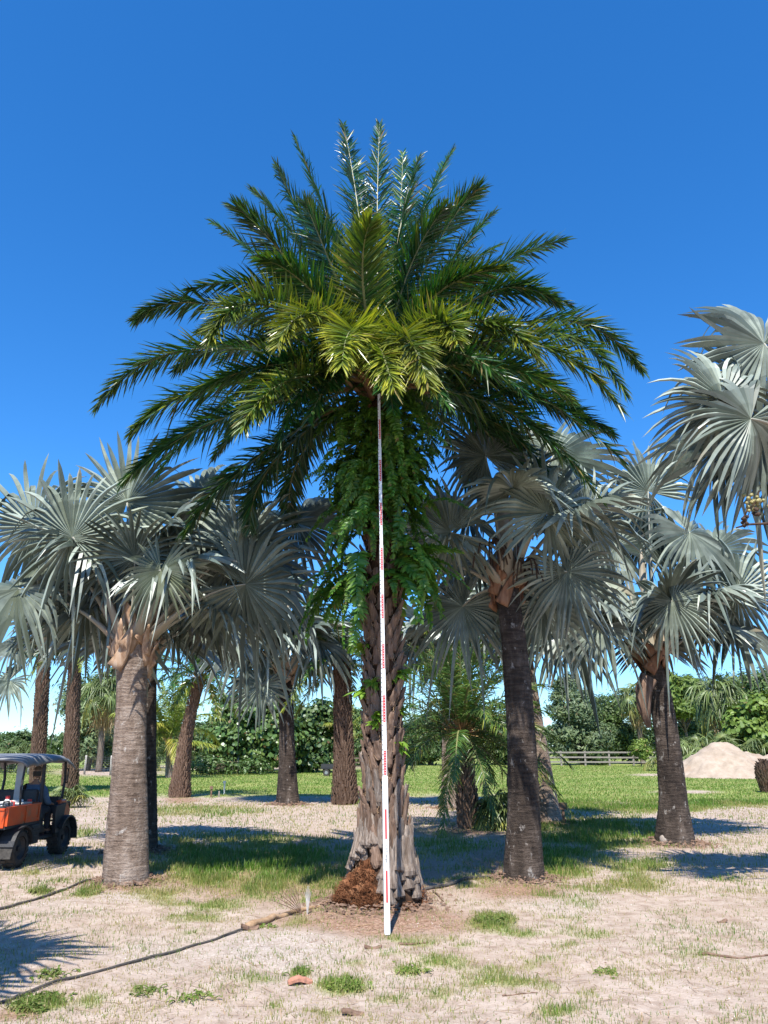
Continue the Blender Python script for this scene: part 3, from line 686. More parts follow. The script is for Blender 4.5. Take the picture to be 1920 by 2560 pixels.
silver_palm('silver_palm', 'silver fan palm beyond the left edge whose leaf shadows fall on the foreground sand', A(-5.3, 4.7, 0), A(-5.2, 4.9, 4.0), [.33, .3, .27, .26, .25], 'trunk_grey', [], 18, seed=47, pet=1.05, Rr=1.15, elev=(75, 5), front=-90)
b_hid = gp(306, 1838)
silver_palm('silver_palm', 'silver fan palm whose dark trunk shows close behind the big ringed trunk', b_hid, vec_top(b_hid, 312, 1400), [.32, .28, .26, .25, .24], 'trunk_dark_shade', [], 14, seed=53, pet=1.5, Rr=1.35, elev=(75, 22))
b_ml = gp(622, 1738)
silver_palm('silver_palm', 'silver fan palm standing on the lawn between the two coconut palms', b_ml, vec_top(b_ml, 617, 1455), [.44, .36, .30, .28, .27, .26, .30], 'trunk_dark_shade', [
    (520, 1375, -.5, 190, .1, (.1, -.9, .8), 1.9, .5), (565, 1480, -.8, 235, .2, (.2, -.9, .5), 1.4, .4), (690, 1385, -.6, -15, .1, (-.1, -.9, .8), 1.8, .5), (600, 1260, 0, 95, 0, (0, -1, .3), 1.8, .3), (560, 1330, -.9, 120, .3, (0, -1, .3), 1.7, .4)],
    16, seed=61, pet=2.2, Rr=1.75, elev=(80, 10), near=1.5, nseg=32)
b_gt = gp(983, 1745)
silver_palm('silver_palm', 'silver fan palm with a smooth grey trunk partly hidden behind the small feather palm', b_gt, vec_top(b_gt, 975, 1440), [.50, .42, .38, .35, .33], 'trunk_grey', [
    (985, 1318, -.4, 215, .1, (0, -.9, .8), 1.6, .4), (900, 1380, -.4, 195, .1, (0, -.9, .8), 1.6, .4)], 16, seed=67, elev=(80, 14), pet=2.0, Rr=1.6, near=1.4, nseg=32)
b_ln = gp(1180, 1778)
silver_palm('silver_palm', 'pale silver fan palm trunk leaning left behind the dark trunked fan palm', b_ln, vec_top(b_ln, 1128, 1400), [.46, .36, .30, .27, .25], 'trunk_grey', [
    (1215, 1355, -.5, -35, .1, (0, -.9, .8), 1.7, .5), (1200, 1290, -.3, 10, 0, (0, -.9, .7), 1.6, .5)], 14, seed=71, elev=(80, 14), pet=1.9, Rr=1.5, near=1.3, nseg=32)
b_fl = gp(78, 1712)
silver_palm('silver_palm', 'silver fan palm with a shaggy brown trunk behind the cart roof at far left', b_fl, vec_top(b_fl, 96, 1395), [.30, .28, .27, .26, .25], 'trunk_dark_shade', [
    (30, 1390, -.3, 200, .1, (.1, -.9, .8), 1.5, .5), (20, 1470, -.6, 215, .1, (.2, -.9, .6), 1.4, .4)], 16, seed=73, elev=(80, 10), pet=1.8, Rr=1.5, booted=True, near=1.4, nseg=32)

# litter and loose soil heaped round the feet of the trunks
mb = MB()
for bb, r0_ in ((b_left, .36), (b_mid, .34), (b_right, .44), (b_ml, .45), (b_hid, .32), (b_gt, .5), (b_ln, .46), (gp(829, 1962) + A(0, .42, 0), .52), (gp(829, 1962) + A(-.2, .2, 0), .5)):
    n = 420; a = R.uniform(0, 2 * PI, n); d = r0_ * R.uniform(.95, 1.1, n) + np.abs(R.normal(0, .22, n)); s_ = R.uniform(.012, .05, n) * (1 if bb[1] < 16 else 1.5)
    B = A([1, 0, 0], [0, 1, 0], [-1, 0, 0], [0, -1, 0], [0, 0, 1])[None] * A(1, .5, .5) * s_[:, None, None] * R.uniform(.5, 1.5, (n, 5, 1)); ca, sa = np.cos(a * 7), np.sin(a * 7)
    Vx = np.stack([B[..., 0] * ca[:, None] - B[..., 1] * sa[:, None] + (bb[0] + d * np.cos(a))[:, None], B[..., 0] * sa[:, None] + B[..., 1] * ca[:, None] + (bb[1] + d * np.sin(a))[:, None], B[..., 2] + gz(bb[0] + d * np.cos(a), bb[1] + d * np.sin(a))[:, None] + (np.clip(.10 - (d - r0_) * .35, 0, .1) * R.uniform(0, 1, n))[:, None]], -1)
    i = np.arange(n)[:, None] * 5; mb.add(Vx, [i + np.array(f)[None] for f in ([0, 1, 4], [1, 2, 4], [2, 3, 4], [3, 0, 4])])
tag(mb.build('trunk_litter', M['debris']), 'brown bark crumbs heaped round the feet of the palm trunks', 'ground litter', kind='stuff')
# hanging dead leaf base on the leaning palm, fruit and flower stalks
pr_ = bpy.data.objects
palms = [o for o in COL.objects if o.name.startswith('silver_palm')]
def on(root, p): return np.asarray(p, float) - np.array(root.location)
rp = palms[2]; d0 = b_right[1] - .34
mb = MB(); Pd = np.array([on(rp, at(1402, 1462, d0)), on(rp, at(1390, 1490, d0 - .04)), on(rp, at(1391, 1530, d0 - .05)), on(rp, at(1402, 1572, d0 - .02))])
tube(mb, Pd, [.20, .19, .15, .05], 8, 0, flat=.3, up=A(0, -1, 0)); mb.build('dead_leaf_base', M['boot_brown'], rp, True)
def flower(root, C, n, ln, seed):
    q = random.Random(seed)
    for k in range(n):
        a = q.uniform(0, 2 * PI); e = A(math.cos(a), math.sin(a), 0)
        mb = MB(); p0 = C; p1 = C + e * ln * .45 + A(0, 0, ln * .35); p2 = C + e * ln * q.uniform(.6, .9) + A(0, 0, -ln * q.uniform(.3, .9))
        tube(mb, bez(p0, p1, p2, 8), .013, 5); mb.build('flower_stalk', M['stalk_dark'], root)
mp_ = palms[1]; flower(mp_, on(mp_, at(1060, 1185, b_mid[1] - .5)), 14, .38, 3); flower(mp_, on(mp_, at(1135, 1225, b_mid[1] - .45)), 12, .34, 4)
op = palms[3]
mb = MB(); Pf = np.array([on(op, at(x, y, b_off[1] - .3)) for x, y in ((1790, 1120), (1700, 1128), (1655, 1131), (1615, 1133), (1590, 1140))]); tube(mb, Pf, [.03, .022, .018, .015, .01], 6)
mb.build('fruit_stalk', M['stalk_dark'], op, smooth=True)
def fruit_bunch(cx, cy, n, sx, sy, mat):
    for k in range(n):
        bm = bmesh.new(); bmesh.ops.create_icosphere(bm, subdivisions=1, radius=.028 * rnd.uniform(.85, 1.15))
        bm.verts.index_update(); V = np.array([v.co[:] for v in bm.verts]); Fx = np.array([[v.index for v in f.verts] for f in bm.faces]); bm.free()
        c = on(op, at(cx + rnd.gauss(0, sx), cy + rnd.gauss(0, sy), b_off[1] - .3 + rnd.gauss(0, .06)))
        mb = MB(); mb.add(V + c, Fx); mb.build('fruit', mat, op, smooth=True)
fruit_bunch(1625, 1085, 26, 14, 9, M['fruit']); fruit_bunch(1632, 1105, 8, 6, 5, M['stalk_dark']); fruit_bunch(1612, 1128, 10, 5, 7, M['stalk_dark'])
mb = MB(); Pf = np.array([on(op, at(x, y, b_off[1] - .3)) for x, y in ((1612, 1134), (1606, 1118), (1616, 1100), (1632, 1086), (1640, 1060))]); tube(mb, Pf, .012, 5); mb.build('fruit_stalk', M['stalk_dark'], op)

# ------------------------------------------------------------------ feather palms
b_main = gp(829, 1962); YC = b_main[1] + .42
b_main = A(b_main[0], YC, 0); crown = at(822, 822, YC)
date = thing('date_palm', b_main, 'tall feather palm in the middle with ferns on its booted trunk', 'palm tree')
lm = lambda p: np.asarray(p, float) - b_main
Cm = lm(crown)
HF = [  # mid x, y, depth; tip x, y, depth; yellow, leaflet length
    (776, 480, .3, 742, 268, .9, 0, .44), (816, 500, .5, 820, 268, 1.2, 0, .42), (735, 520, .2, 637, 300, .5, 0, .42), (700, 560, -.2, 598, 362, -.3, 0, .45), (650, 640, 0, 462, 482, .2, 0, .42),
    (640, 590, -.5, 512, 448, -1.0, .06, .5), (668, 560, .3, 545, 412, .7, 0, .42), (860, 520, .2, 905, 340, .5, 0, .46), (892, 510, .6, 978, 325, 1.2, 0, .42), (930, 560, -.4, 1034, 408, -.8, .06, .5),
    (945, 600, .4, 1066, 462, .8, 0, .42), (800, 620, -1.0, 800, 480, -1.9, .25, .5), (1010, 620, .1, 1218, 520, .3, .04, .5), (935, 645, .5, 1010, 562, 1.0, .1, .45), (1040, 645, -.3, 1202, 655, -.5, .08, .48),
    (1180, 692, .3, 1385, 798, .6, .10, .46), (1110, 735, -.9, 1340, 884, -1.3, .28, .5), (1110, 850, .1, 1322, 938, .3, .04, .46), (1150, 715, -.3, 1350, 850, -.6, .2, .46), (1060, 880, -.3, 1214, 985, -.4, .08, .45),
    (490, 672, .1, 292, 690, .2, .10, .46), (430, 762, .1, 210, 878, .1, .18, .46), (590, 672, -1.3, 455, 735, -2.2, .3, .5), (690, 685, -1.6, 600, 745, -2.6, .5, .5), (768, 705, -1.7, 738, 790, -2.9, .55, .52),
    (868, 718, -1.7, 925, 835, -2.8, .5, .52), (828, 745, -1.6, 850, 838, -2.8, .45, .5), (925, 700, -1.3, 985, 735, -2.1, .35, .5), (1010, 702, -1.0, 1160, 775, -1.7, .3, .5), (480, 830, -.5, 285, 935, -.8, .14, .48),
    (500, 905, -.2, 268, 1040, -.4, .06, .46), (560, 985, 0, 400, 1150, 0, 0, .46), (620, 990, .4, 540, 1140, .7, 0, .45), (665, 970, .8, 628, 1120, 1.4, 0, .45), (640, 830, -1.4, 525, 925, -2.2, .25, .48),
    (1000, 870, .5, 1130, 960, .9, 0, .45), (1080, 800, .5, 1260, 900, 1.0, .05, .45), (560, 740, .5, 380, 800, .9, .05, .45), (980, 740, .9, 1130, 770, 1.8, .05, .44), (540, 880, .6, 330, 980, 1.1, 0, .45),
    (590, 700, .9, 430, 720, 1.8, 0, .44),
    (730, 600, -.5, 660, 440, -1.0, .03, .46), (880, 600, -.5, 960, 450, -1.1, .05, .46), (780, 560, .9, 770, 350, 1.8, 0, .42), (850, 540, .9, 870, 330, 1.8, 0, .42), (700, 640, .8, 560, 520, 1.6, 0, .42), (920, 640, .9, 1080, 530, 1.6, 0, .42), (690, 640, -.8, 570, 560, -1.5, .1, .48), (930, 640, -.8, 1090, 580, -1.4, .12, .48), (610, 780, -.9, 420, 850, -1.4, .12, .48), (1040, 790, -.9, 1230, 860, -1.4, .14, .48)]
def put_frond(p0, pm, p2, yel, ll,  nl=195, lw=.031, dry=0, droop=.07, plane=.55):
    pm = pm + R.normal(0, .05, 3); mb = MB(); feather(mb, bez(p0, pm, p2, 26), nl, ll, lw, yel, dry, plane=plane * (1.5 if yel > .1 else 1) * R.uniform(.7, 1.2), droop=droop * R.uniform(.6, 1.8), r0=.034)
    return mb.build('frond', [M['date_leaf'], M['date_rachis']], date)
for mx, my, md, tx, ty, td, ye, ll in HF:
    pm = lm(at(mx, my, YC + md)); p2 = lm(at(tx, ty, YC + td)); d = pm - Cm
    p0 = Cm + A(d[0], d[1], 0) * .07 + A(0, 0, min(0, d[2]) * .12 - .05)
    put_frond(p0, pm, p2, max(0, ye - .04) * .8, ll * (1.42 if ty < 580 else 1.25), nl=165 if ty < 580 else 185)
q = random.Random(8)
for k in range(44):                                       # the rest of the crown, mostly the back and the lower tiers
    az = k * 2.39996; back = math.sin(az) > -.1
    e = math.radians(q.uniform(-28, 20) if k < 30 else q.uniform(20, 70))
    if not back: e = math.radians(q.uniform(-40, -12))
    if not back and q.random() < .45: continue
    ln = q.uniform(3.3, 4.0) if back else q.uniform(2.2, 3.0)
    h = A(math.cos(az), math.sin(az), 0)
    pm = Cm + h * ln * .5 * math.cos(e) + A(0, 0, ln * .5 * math.sin(e) + .18 * ln)
    p2 = Cm + h * ln * .98 * math.cos(e) + A(0, 0, ln * math.sin(e) - .05 * ln)
    put_frond(Cm + h * .2 + A(0, 0, -.12), pm, p2, .0, .56, nl=120)
# brown stems and stubs under the crown
for k in range(26):
    az = k * 2.39996; h = A(math.cos(az), math.sin(az), 0); e = q.uniform(.1, .9); ln = q.uniform(.45, .95)
    p0 = Cm + h * .16 + A(0, 0, -.55 + .35 * q.random()); p2 = p0 + (h * math.cos(e) + A(0, 0, math.sin(e))) * ln
    mb = MB(); s = np.linspace(0, 1, 6); tube(mb, bez(p0, (p0 + p2) / 2 + A(0, 0, .05), p2, 6), .062 - .035 * s, 6, 0, np.stack([1 - .3 * s, .4 + 0 * s, .4 + 0 * s], -1), flat=.6)
    mb.build('leaf_stalk', M['date_rachis'], date, smooth=True)

TZ = A(0, .25, .5, .75, 1.0, 1.4, 2.2, 3.0, 4.2, 5.5, 6.9, 7.4); TR = A(.50, .43, .35, .285, .245, .215, .20, .20, .215, .22, .22, .2)
Ht = Cm[2]; lean = A(Cm[0], Cm[1], 0)
tc_ = lambda z: lean * (z / Ht) ** 1.0 + A(0, 0, z)
zz = np.linspace(-.05, Ht - .05, 60); mb = MB()
tube(mb, np.stack([tc_(z) for z in zz]), np.interp(zz, TZ, TR), 24, 0)
trunk = mb.build('trunk', M['fibre'], date, smooth=True)
BT = {'long': [boot_mesh('boot', .44 * f, .165 * w, .05, 'long', M['boot_grey']) for f, w in ((1, 1), (.85, 1.15), (1.1, .9), (.7, 1.1))],
      'mid': [boot_mesh('boot', .40 * f, .135, .06, 'mid', M['boot_grey']) for f in (1, .8, 1.15)] + [boot_mesh('boot', .36 * f, .135, .06, 'mid', M['boot_brown']) for f in (1, .8, 1.1)],
      'scale': [boot_mesh('boot', .26 * f, .135, .06, 'scale', M['boot_brown']) for f in (1, .85, 1.12, .95)]}
NB = 295; zs = np.interp(np.linspace(0, 1, NB), np.linspace(0, 1, 40), np.interp(np.linspace(0, 1, 40), np.cumsum(np.r_[0, np.interp(np.linspace(.02, 5.4, 400), TZ, TR) * np.where(np.linspace(.02, 5.4, 400) > 3.9, .45, 1)])[:400] / np.sum(np.interp(np.linspace(.02, 5.4, 400), TZ, TR) * np.where(np.linspace(.02, 5.4, 400) > 3.9, .45, 1)), np.linspace(.02, 5.4, 400)))
for k in range(NB):
    z = float(zs[k]) + q.uniform(-.02, .02); a = k * 2.39996 + q.uniform(-.05, .05)
    fr_ = math.degrees(math.atan2(math.sin(a + PI / 2), math.cos(a + PI / 2)))   # 0 = towards the camera, negative = left
    if z < .50 and -112 < fr_ < -16: continue
    kind = 'long' if z < .42 else ('mid' if z < 1.7 and q.random() < .85 else 'scale')
    me = q.choice(BT[kind]); r_ = float(np.interp(z, TZ, TR)); c = tc_(max(z, .0))
    slope = (np.interp(z + .42, TZ, TR) - np.interp(z + .02, TZ, TR)) / .40
    o_ = link('boot', me, trunk, c + A(math.cos(a), math.sin(a), 0) * (r_ - .012), None, q.uniform(.78, 1.25) if kind == 'long' else q.uniform(.85, 1.15))
    o_.rotation_mode = 'XYZ'; o_.rotation_euler = (math.atan(slope) * -1.0 + q.uniform(-.12, .05) - .05 - (.07 if kind == 'scale' else 0), q.uniform(-.13, .13), a - PI / 2)
mb = MB(); nF = 900; az = R.uniform(0, 2 * PI, nF); zf = R.uniform(.3, 6.6, nF)
for a_, z_ in zip(az, zf):
    e_ = A(math.cos(a_), math.sin(a_), 0); t_ = A(-math.sin(a_), math.cos(a_), 0); p_ = tc_(z_) + e_ * (np.interp(z_, TZ, TR) + .03); l_ = R.uniform(.05, .16)
    tube(mb, np.stack([p_, p_ + e_ * .03 + t_ * R.normal(0, .03) - A(0, 0, l_ * .5), p_ + e_ * R.uniform(.0, .05) + t_ * R.normal(0, .05) - A(0, 0, l_)]), .0035, 3, 0, caps=False)
tag(mb.build('trunk_fibre', M['dead'], date), kind='stuff')
# exposed red root mass on the left of the base
def rootlump(c, rad, n, seed, name):
    rg = np.random.default_rng(seed); th, phv = np.meshgrid(np.linspace(0, 2 * PI, 41)[:-1], np.linspace(0, PI, 24))
    D = np.stack([np.sin(phv) * np.cos(th), np.sin(phv) * np.sin(th), np.cos(phv)], -1)
    k = .50 + .85 * fbm(D[..., 0] * 3.5 + 5, D[..., 2] * 3.5 + D[..., 1] * 2, seed, 5); V = c + D * rad * k[..., None]
    mb = MB(); mb.add(V, grid_faces(24, 40, True))
    for j in range(n):
        d = nrm(rg.normal(0, 1, 3)); d[1] = -abs(d[1]); p = c + d * rad * (.70 + .3 * rg.random()); t = nrm(np.cross(d, rg.normal(0, 1, 3)) + A(0, 0, -.5)); l = rg.uniform(.03, .12)
        tube(mb, np.stack([p, p + t * l * .5 + d * .05, p + t * l + d * rg.uniform(-.02, .06)]), rg.uniform(.0018, .0042), 3, 0, caps=False)
    return mb.build(name, M['root'], date, smooth=False)
rootlump(A(-.30, -.12, .10), A(.33, .32, .26), 1500, 3, 'root_mass')
rootlump(A(-.12, -.30, .10), A(.24, .22, .24), 900, 8, 'root_mass')
rootlump(A(-.20, -.22, .32), A(.17, .17, .22), 700, 9, 'root_mass')
rootlump(A(-.46, -.04, .04), A(.17, .24, .12), 400, 10, 'root_mass')
rootlump(A(.06, -.36, -.02), A(.36, .14, .07), 300, 5, 'root_mass')
rootlump(A(.45, -.04, .06), A(.07, .16, .2), 160, 6, 'root_mass')
# overhanging shell of old bases left of the hollow
for k, (a, z, s) in enumerate(((-2.95, .45, 1.0), (-2.70, .52, .95), (-3.2, .35, 1.05), (-2.45, .60, .9), (2.9, .2, 1.), (-2.2, .68, .9), (-1.95, .70, .85))):
    o_ = link('boot', BT['long'][k % 4], trunk, tc_(z) + A(math.cos(a), math.sin(a), 0) * (.50 - .22 * z), None, s); o_.rotation_mode = 'XYZ'; o_.rotation_euler = (.30, .1, a - PI / 2)

# ferns rooted on the trunk
def fern_mesh(ln, n, arch, wd):
    t = np.linspace(0, 1, 14); P = np.stack([ln * (t * .95 - .12 * t ** 2 * arch), 0 * t, ln * (.45 * t - (.45 + arch * .55) * t ** 2)], -1)
    mb = MB(); feather(mb, P, n, ln * wd, .034 * ln / .6, .14, 0, plane=.1, droop=.12, t0=.06, ang=(82, 50), tipyel=.15, r0=.006, brown=.05, grouped=False)
    return mb.mesh('fern_frond', [M['fern'], M['fern']])
FM = [fern_mesh(l, 24, a, w) for l, a, w in ((.55, .5, .17), (.7, .7, .16), (.62, .95, .17), (.8, .9, .15), (.45, .3, .2), (.7, 1.2, .16))]
def fern(x, y, side, n, label, sc=1.0, spread=1.25, out=.3):
    p = at(x, y, YC); z = p[2]
    a0 = side
    c = b_main + tc_(z) + A(math.cos(a0), math.sin(a0), 0) * out
    rt = thing('fern', c, label, 'fern', 'ferns growing on the tall feather palm')
    for j in range(int(n * 1.8)):
        az = a0 + q.gauss(0, spread * .7); o_ = link('fern_frond', q.choice(FM), rt, (q.gauss(0, .13), q.gauss(0, .11), q.gauss(0, .20)), (q.gauss(0, .35), q.uniform(-.35, .75), az), sc * 1.12 * q.uniform(.6, 1.3))
FR, LF, RT = -PI / 2, -PI * .88, -PI * .12
for f in ((760, 905, LF, 22, 'topmost fern on the left of the trunk just under the palm crown', .8), (885, 900, RT, 22, 'topmost fern on the right of the trunk just under the palm crown', .8),
          (800, 945, FR - .5, 24, 'dark fern hanging left of the rod near its top end', .85), (860, 950, FR + .5, 24, 'dark fern hanging right of the rod near its top end', .85),
          (745, 1010, LF, 24, 'left side fern level with the second red band from the rod top', .95), (900, 1005, RT, 24, 'right side fern beside the second red band from the rod top', .95),
          (800, 1050, FR - .4, 26, 'broad fern left of the rod in the middle of the fern mass', .9), (865, 1055, FR + .45, 26, 'broad fern right of the rod in the middle of the fern mass', .9),
          (745, 1105, LF, 18, 'fern drooping on the left below the middle of the fern mass', .9), (885, 1095, RT, 16, 'fern drooping on the right below the middle of the fern mass', .85),
          (795, 1135, FR - .5, 9, 'thin fern left of the rod above the bare brown stretch of trunk', .75),
          (725, 1265, LF - .1, 17, 'bright fern hanging far out on the left at the bottom of the fern mass', 1.2), (905, 1225, RT + .05, 18, 'bright yellow green fern reaching out to the right at the bottom of the fern mass', 1.25),
          (835, 1000, FR, 14, 'fern hanging directly behind the rod in the upper fern mass', .8)):
    fern(*f)
def tongue_mesh(ln):
    mb = MB()
    for s, a, l in ((1, .0, 1), (1, .55, .75), (-1, .55, .75), (1, 1.1, .55), (-1, 1.1, .55)):
        d = A(math.cos(a), s * math.sin(a), -.15); P = np.stack([d * ln * l * t + A(0, 0, -ln * .35 * t * t) for t in (0, .35, .7, 1)]); w = A(-d[1], d[0], 0)
        W = np.array([.012, .032, .024, .001]) * ln / .22
        mb.add(np.concatenate([P - w * W[:, None], P + w * W[:, None]]), np.array([[0, 1, 5, 4], [1, 2, 6, 5], [2, 3, 7, 6]]), 0, A(.42, .8, 0))
    return mb.mesh('fern_leaf', [M['fern']])
TM = [tongue_mesh(l) for l in (.15, .2, .24)]
for x, y, a, lb in ((738, 1490, LF, 'small yellow green lobed fern sticking out left of the lower trunk'), (790, 1470, FR - .4, 'small yellow lobed fern left of the rod, the upper of two'),
                    (800, 1552, FR - .3, 'small yellow lobed fern left of the rod, the lower of two'), (885, 1605, RT, 'small lobed fern sticking out right of the trunk, the lowest one'),
                    (880, 1455, RT, 'small lobed fern sticking out right of the trunk below the large ferns'), (760, 1400, LF, 'small lobed fern on the left edge of the trunk just under the large ferns'), (885, 1530, RT + .2, 'small lobed fern right of the trunk midway down the bare boots')):
    p = at(x, y, YC); c = b_main + tc_(p[2]) + A(math.cos(a), math.sin(a), 0) * .25
    rt = thing('fern', c, lb, 'fern', 'small lobed ferns on the lower trunk')
    for j in range(6): link('fern_leaf', q.choice(TM), rt, (q.gauss(0, .03), q.gauss(0, .03), q.gauss(0, .05)), (q.gauss(0, .4), q.uniform(-.5, .5), a + q.gauss(0, .75)), q.uniform(.7, 1.2))

def feather_palm(name, label, cat, base, top, r, n, ln, ll, lw, leaf, elev, seed, nl=44, yel=.05, arch=.22, group=None, trunk='boots', bend=None, plane=.55, droop=.14, heroes=(), st=3, ang=(68, 24), azr=None):
    base = np.asarray(base, float); top = np.asarray(top, float); root = thing(name, base, label, cat, group); qq = random.Random(seed)
    mid = (base + top) / 2 + (bend if bend is not None else 0); P = bez(A(0, 0, -.05), mid - base, top - base, 22); s = np.linspace(0, 1, 22); rr = np.interp(s, np.linspace(0, 1, len(r)), r)
    if trunk == 'boots':
        mb = MB(); tube(mb, P, rr * .95, 12, 0); mb.build('trunk', M['fibre'], root, smooth=True); boots_stuff(P, rr, M['boot_grey' if seed % 2 else 'boot_brown'], root, seed=seed)
    else: ring_trunk(P, rr, M['trunk_grey'], parent=root, seg=14, step=.05, ring=.12)
    C = top - base
    def fr(pm, p2, ye):
        h = pm - C; p0 = C + A(h[0], h[1], 0) * .06
        mb = MB(); feather(mb, bez(p0, pm, p2, 16), nl, ll, lw, ye, 0, plane=plane, droop=droop, st=st, ang=ang, r0=.03, grouped=leaf != 'coco'); mb.build('frond', [M[leaf], M['date_rachis']], root)
    for mx, my, md, tx, ty, td, ye in heroes: fr(at(mx, my, base[1] + md) - base, at(tx, ty, base[1] + td) - base, ye)
    for k in range(n):
        f = (k + .5) / n; az = k * 2.39996 + qq.uniform(-.2, .2) if not azr else qq.uniform(*azr)
        e = math.radians(elev[0] + (elev[1] - elev[0]) * f + qq.uniform(-6, 6)); l = ln * qq.uniform(.85, 1.1); h = A(math.cos(az), math.sin(az), 0)
        fr(C + h * l * .5 * math.cos(e) + A(0, 0, l * .5 * math.sin(e) + arch * .7 * l * math.cos(e)), C + h * l * math.cos(e) + A(0, 0, l * math.sin(e) - arch * .3 * l * math.cos(e)), yel + (.25 if f > .9 else 0))
    return root
G_f = 'feather palms standing in the grove'
b = gp(1014, 1790); feather_palm('date_palm', 'short bushy feather palm with a diamond patterned trunk left of the dark fan palm trunk', 'palm tree', b, vec_top(b, 996, 1590), [.25, .23, .21, .20, .22], 64, 2.9, .46, .030, 'date_sunlit', (82, -42), 16, nl=60, yel=.08, group=G_f, droop=.25)
b = gp(388, 1722); feather_palm('date_palm', 'slender feather palm leaning right on the lawn beside the left coconut palm', 'palm tree', b, vec_top(b, 432, 1470), [.42, .28, .22, .20, .21], 40, 2.6, .45, .05, 'date_leaf', (78, -40), 22, nl=46, group=G_f, bend=A(-.15, 0, 0))
b = gp(745, 1737); feather_palm('date_palm', 'dark feather palm trunk flaring at its foot, left behind the tall middle palm', 'palm tree', b, vec_top(b, 738, 1430), [.46, .34, .30, .30, .29], 36, 3.0, .45, .045, 'date_leaf', (70, -35), 30, nl=46, group=G_f)
b = gp(150, 1712); feather_palm('date_palm', 'dark feather palm with a slim booted trunk behind the front of the cart', 'palm tree', b, vec_top(b, 163, 1390), [.34, .30, .27, .25, .24], 34, 2.6, .42, .04, 'date_leaf', (70, -35), 42, nl=46, group=G_f)
b = gp(365, 1680); feather_palm('coconut_palm', 'left coconut palm with arching yellow green fronds in front of the wire fence', 'palm tree', b, vec_top(b, 365, 1610), [.28, .24, .22, .22], 17, 4.8, 1.0, .08, 'coco', (84, 5), 51, nl=54, yel=.16, arch=.3, group='coconut palms by the fence', trunk='ring', plane=.1, droop=.5,
    heroes=((345, 1560, -1, 330, 1505, -2, .2), (385, 1560, -.6, 425, 1515, -1, .15), (345, 1585, -1, 318, 1640, -1.6, .3), (410, 1600, -.6, 465, 1610, -1, .3), (380, 1600, -1.5, 385, 1650, -2.4, .7), (330, 1575, .5, 300, 1590, 1, .2)), ang=(60, 28))
b = gp(748, 1668); feather_palm('coconut_palm', 'right coconut palm with golden fronds just left of the tall middle palm', 'palm tree', b, vec_top(b, 738, 1610), [.28, .24, .22, .22], 14, 4.2, .85, .07, 'coco', (80, 0), 58, nl=54, yel=.24, arch=.3, group='coconut palms by the fence', trunk='ring', plane=.1, droop=.5,
    heroes=((705, 1560, -.5, 668, 1605, -1, .3), (710, 1540, 0, 680, 1535, 0, .25), (705, 1590, -.8, 675, 1650, -1.4, .35), (760, 1560, 0, 790, 1600, 0, .2)), ang=(60, 28))

# ------------------------------------------------------------------ fan-leaved palms and palmettos in the background
def fan_plant(name, label, cat, base, h, r, n, Rr, pet, elev, seed, skirt=0, group=None, nseg=22, yel=.06, trunkr=.16):
    base = np.asarray(base, float); root = thing(name, base, label, cat, group); qq = random.Random(seed)
    if h > .5:
        mb = MB(); P = np.stack([A(.04 * math.sin(z * 1.3), 0, z) for z in np.linspace(-.1, h, 16)]); tube(mb, P, trunkr * np.linspace(1.15, 1, 16), 10); mb.build('trunk', M['bark'], root, smooth=True)
    C = A(0, 0, h)
    for k in range(n + skirt):
        sk = k >= n; f = (k + .5) / n; az = k * 2.39996 + qq.uniform(-.2, .2); e = math.radians(elev[0] + (elev[1] - elev[0]) * f + qq.uniform(-8, 8)) if not sk else math.radians(qq.uniform(-80, -55))
        d = A(math.cos(az) * math.cos(e), math.sin(az) * math.cos(e), math.sin(e)); ln = pet * qq.uniform(.8, 1.15); o0 = A(qq.uniform(-r, r), qq.uniform(-r, r), 0); hub = C + o0 + d * ln
        e2 = e - math.radians(qq.uniform(20, 55)); ax = A(math.cos(az) * math.cos(e2), math.sin(az) * math.cos(e2), math.sin(e2)); no = A(-math.sin(e2) * math.cos(az), -math.sin(e2) * math.sin(az), math.cos(e2)) + A(qq.uniform(-.3, .3), qq.uniform(-.3, .3), 0)
        mb = MB(); tube(mb, bez(C + o0 * .8, C + o0 + d * ln * .5 + A(0, 0, .04), hub, 5), .02, 4, 1, A(.2, .5, .5 if sk else 0)); fan(mb, hub, ax, no, Rr * qq.uniform(.85, 1.1), nseg=nseg, arc=140, split=.3, st=4, droop=.45, yel=yel + (.5 if f > .85 else 0), dry=.95 if sk else 0, pleat=.25)
        mb.build('leaf', [M['sabal'], M['date_rachis']], root)
    return root
G_s = 'cabbage palms at the edge of the wood'
fan_plant('cabbage_palm', 'cabbage palm with a brown skirt of dead leaves behind the rail fence', 'palm tree', far(1388, 102), 8.0, .2, 34, 1.5, 1.9, (75, -40), 3, 26, G_s, trunkr=.28)
fan_plant('cabbage_palm', 'cabbage palm leaning out of the trees above the right end of the sand piles', 'palm tree', at(1572, 1640, 76) * A(1, 1, 0), 6.4, .3, 40, 1.7, 1.9, (75, -40), 5, 10, G_s, trunkr=.28)
fan_plant('cabbage_palm', 'cabbage palm with yellowing dead leaves left of the big ringed trunk', 'palm tree', gp(212, 1668), 6.4, .3, 34, 1.3, 1.5, (75, -35), 7, 26, G_s, trunkr=.24)
fan_plant('cabbage_palm', 'cabbage palm rising behind the round leaved shrub beside the fan palm trunk', 'palm tree', far(585, 72), 7.2, .3, 30, 1.6, 1.8, (75, -40), 8, 14, G_s, trunkr=.26)
fan_plant('palmetto', 'broad green palmetto clump behind the large sand pile', 'shrub', at(1535, 1640, 70) * A(1, 1, 0), .4, 2.6, 90, 1.25, 2.3, (85, 5), 9, 0, 'palmetto clumps')
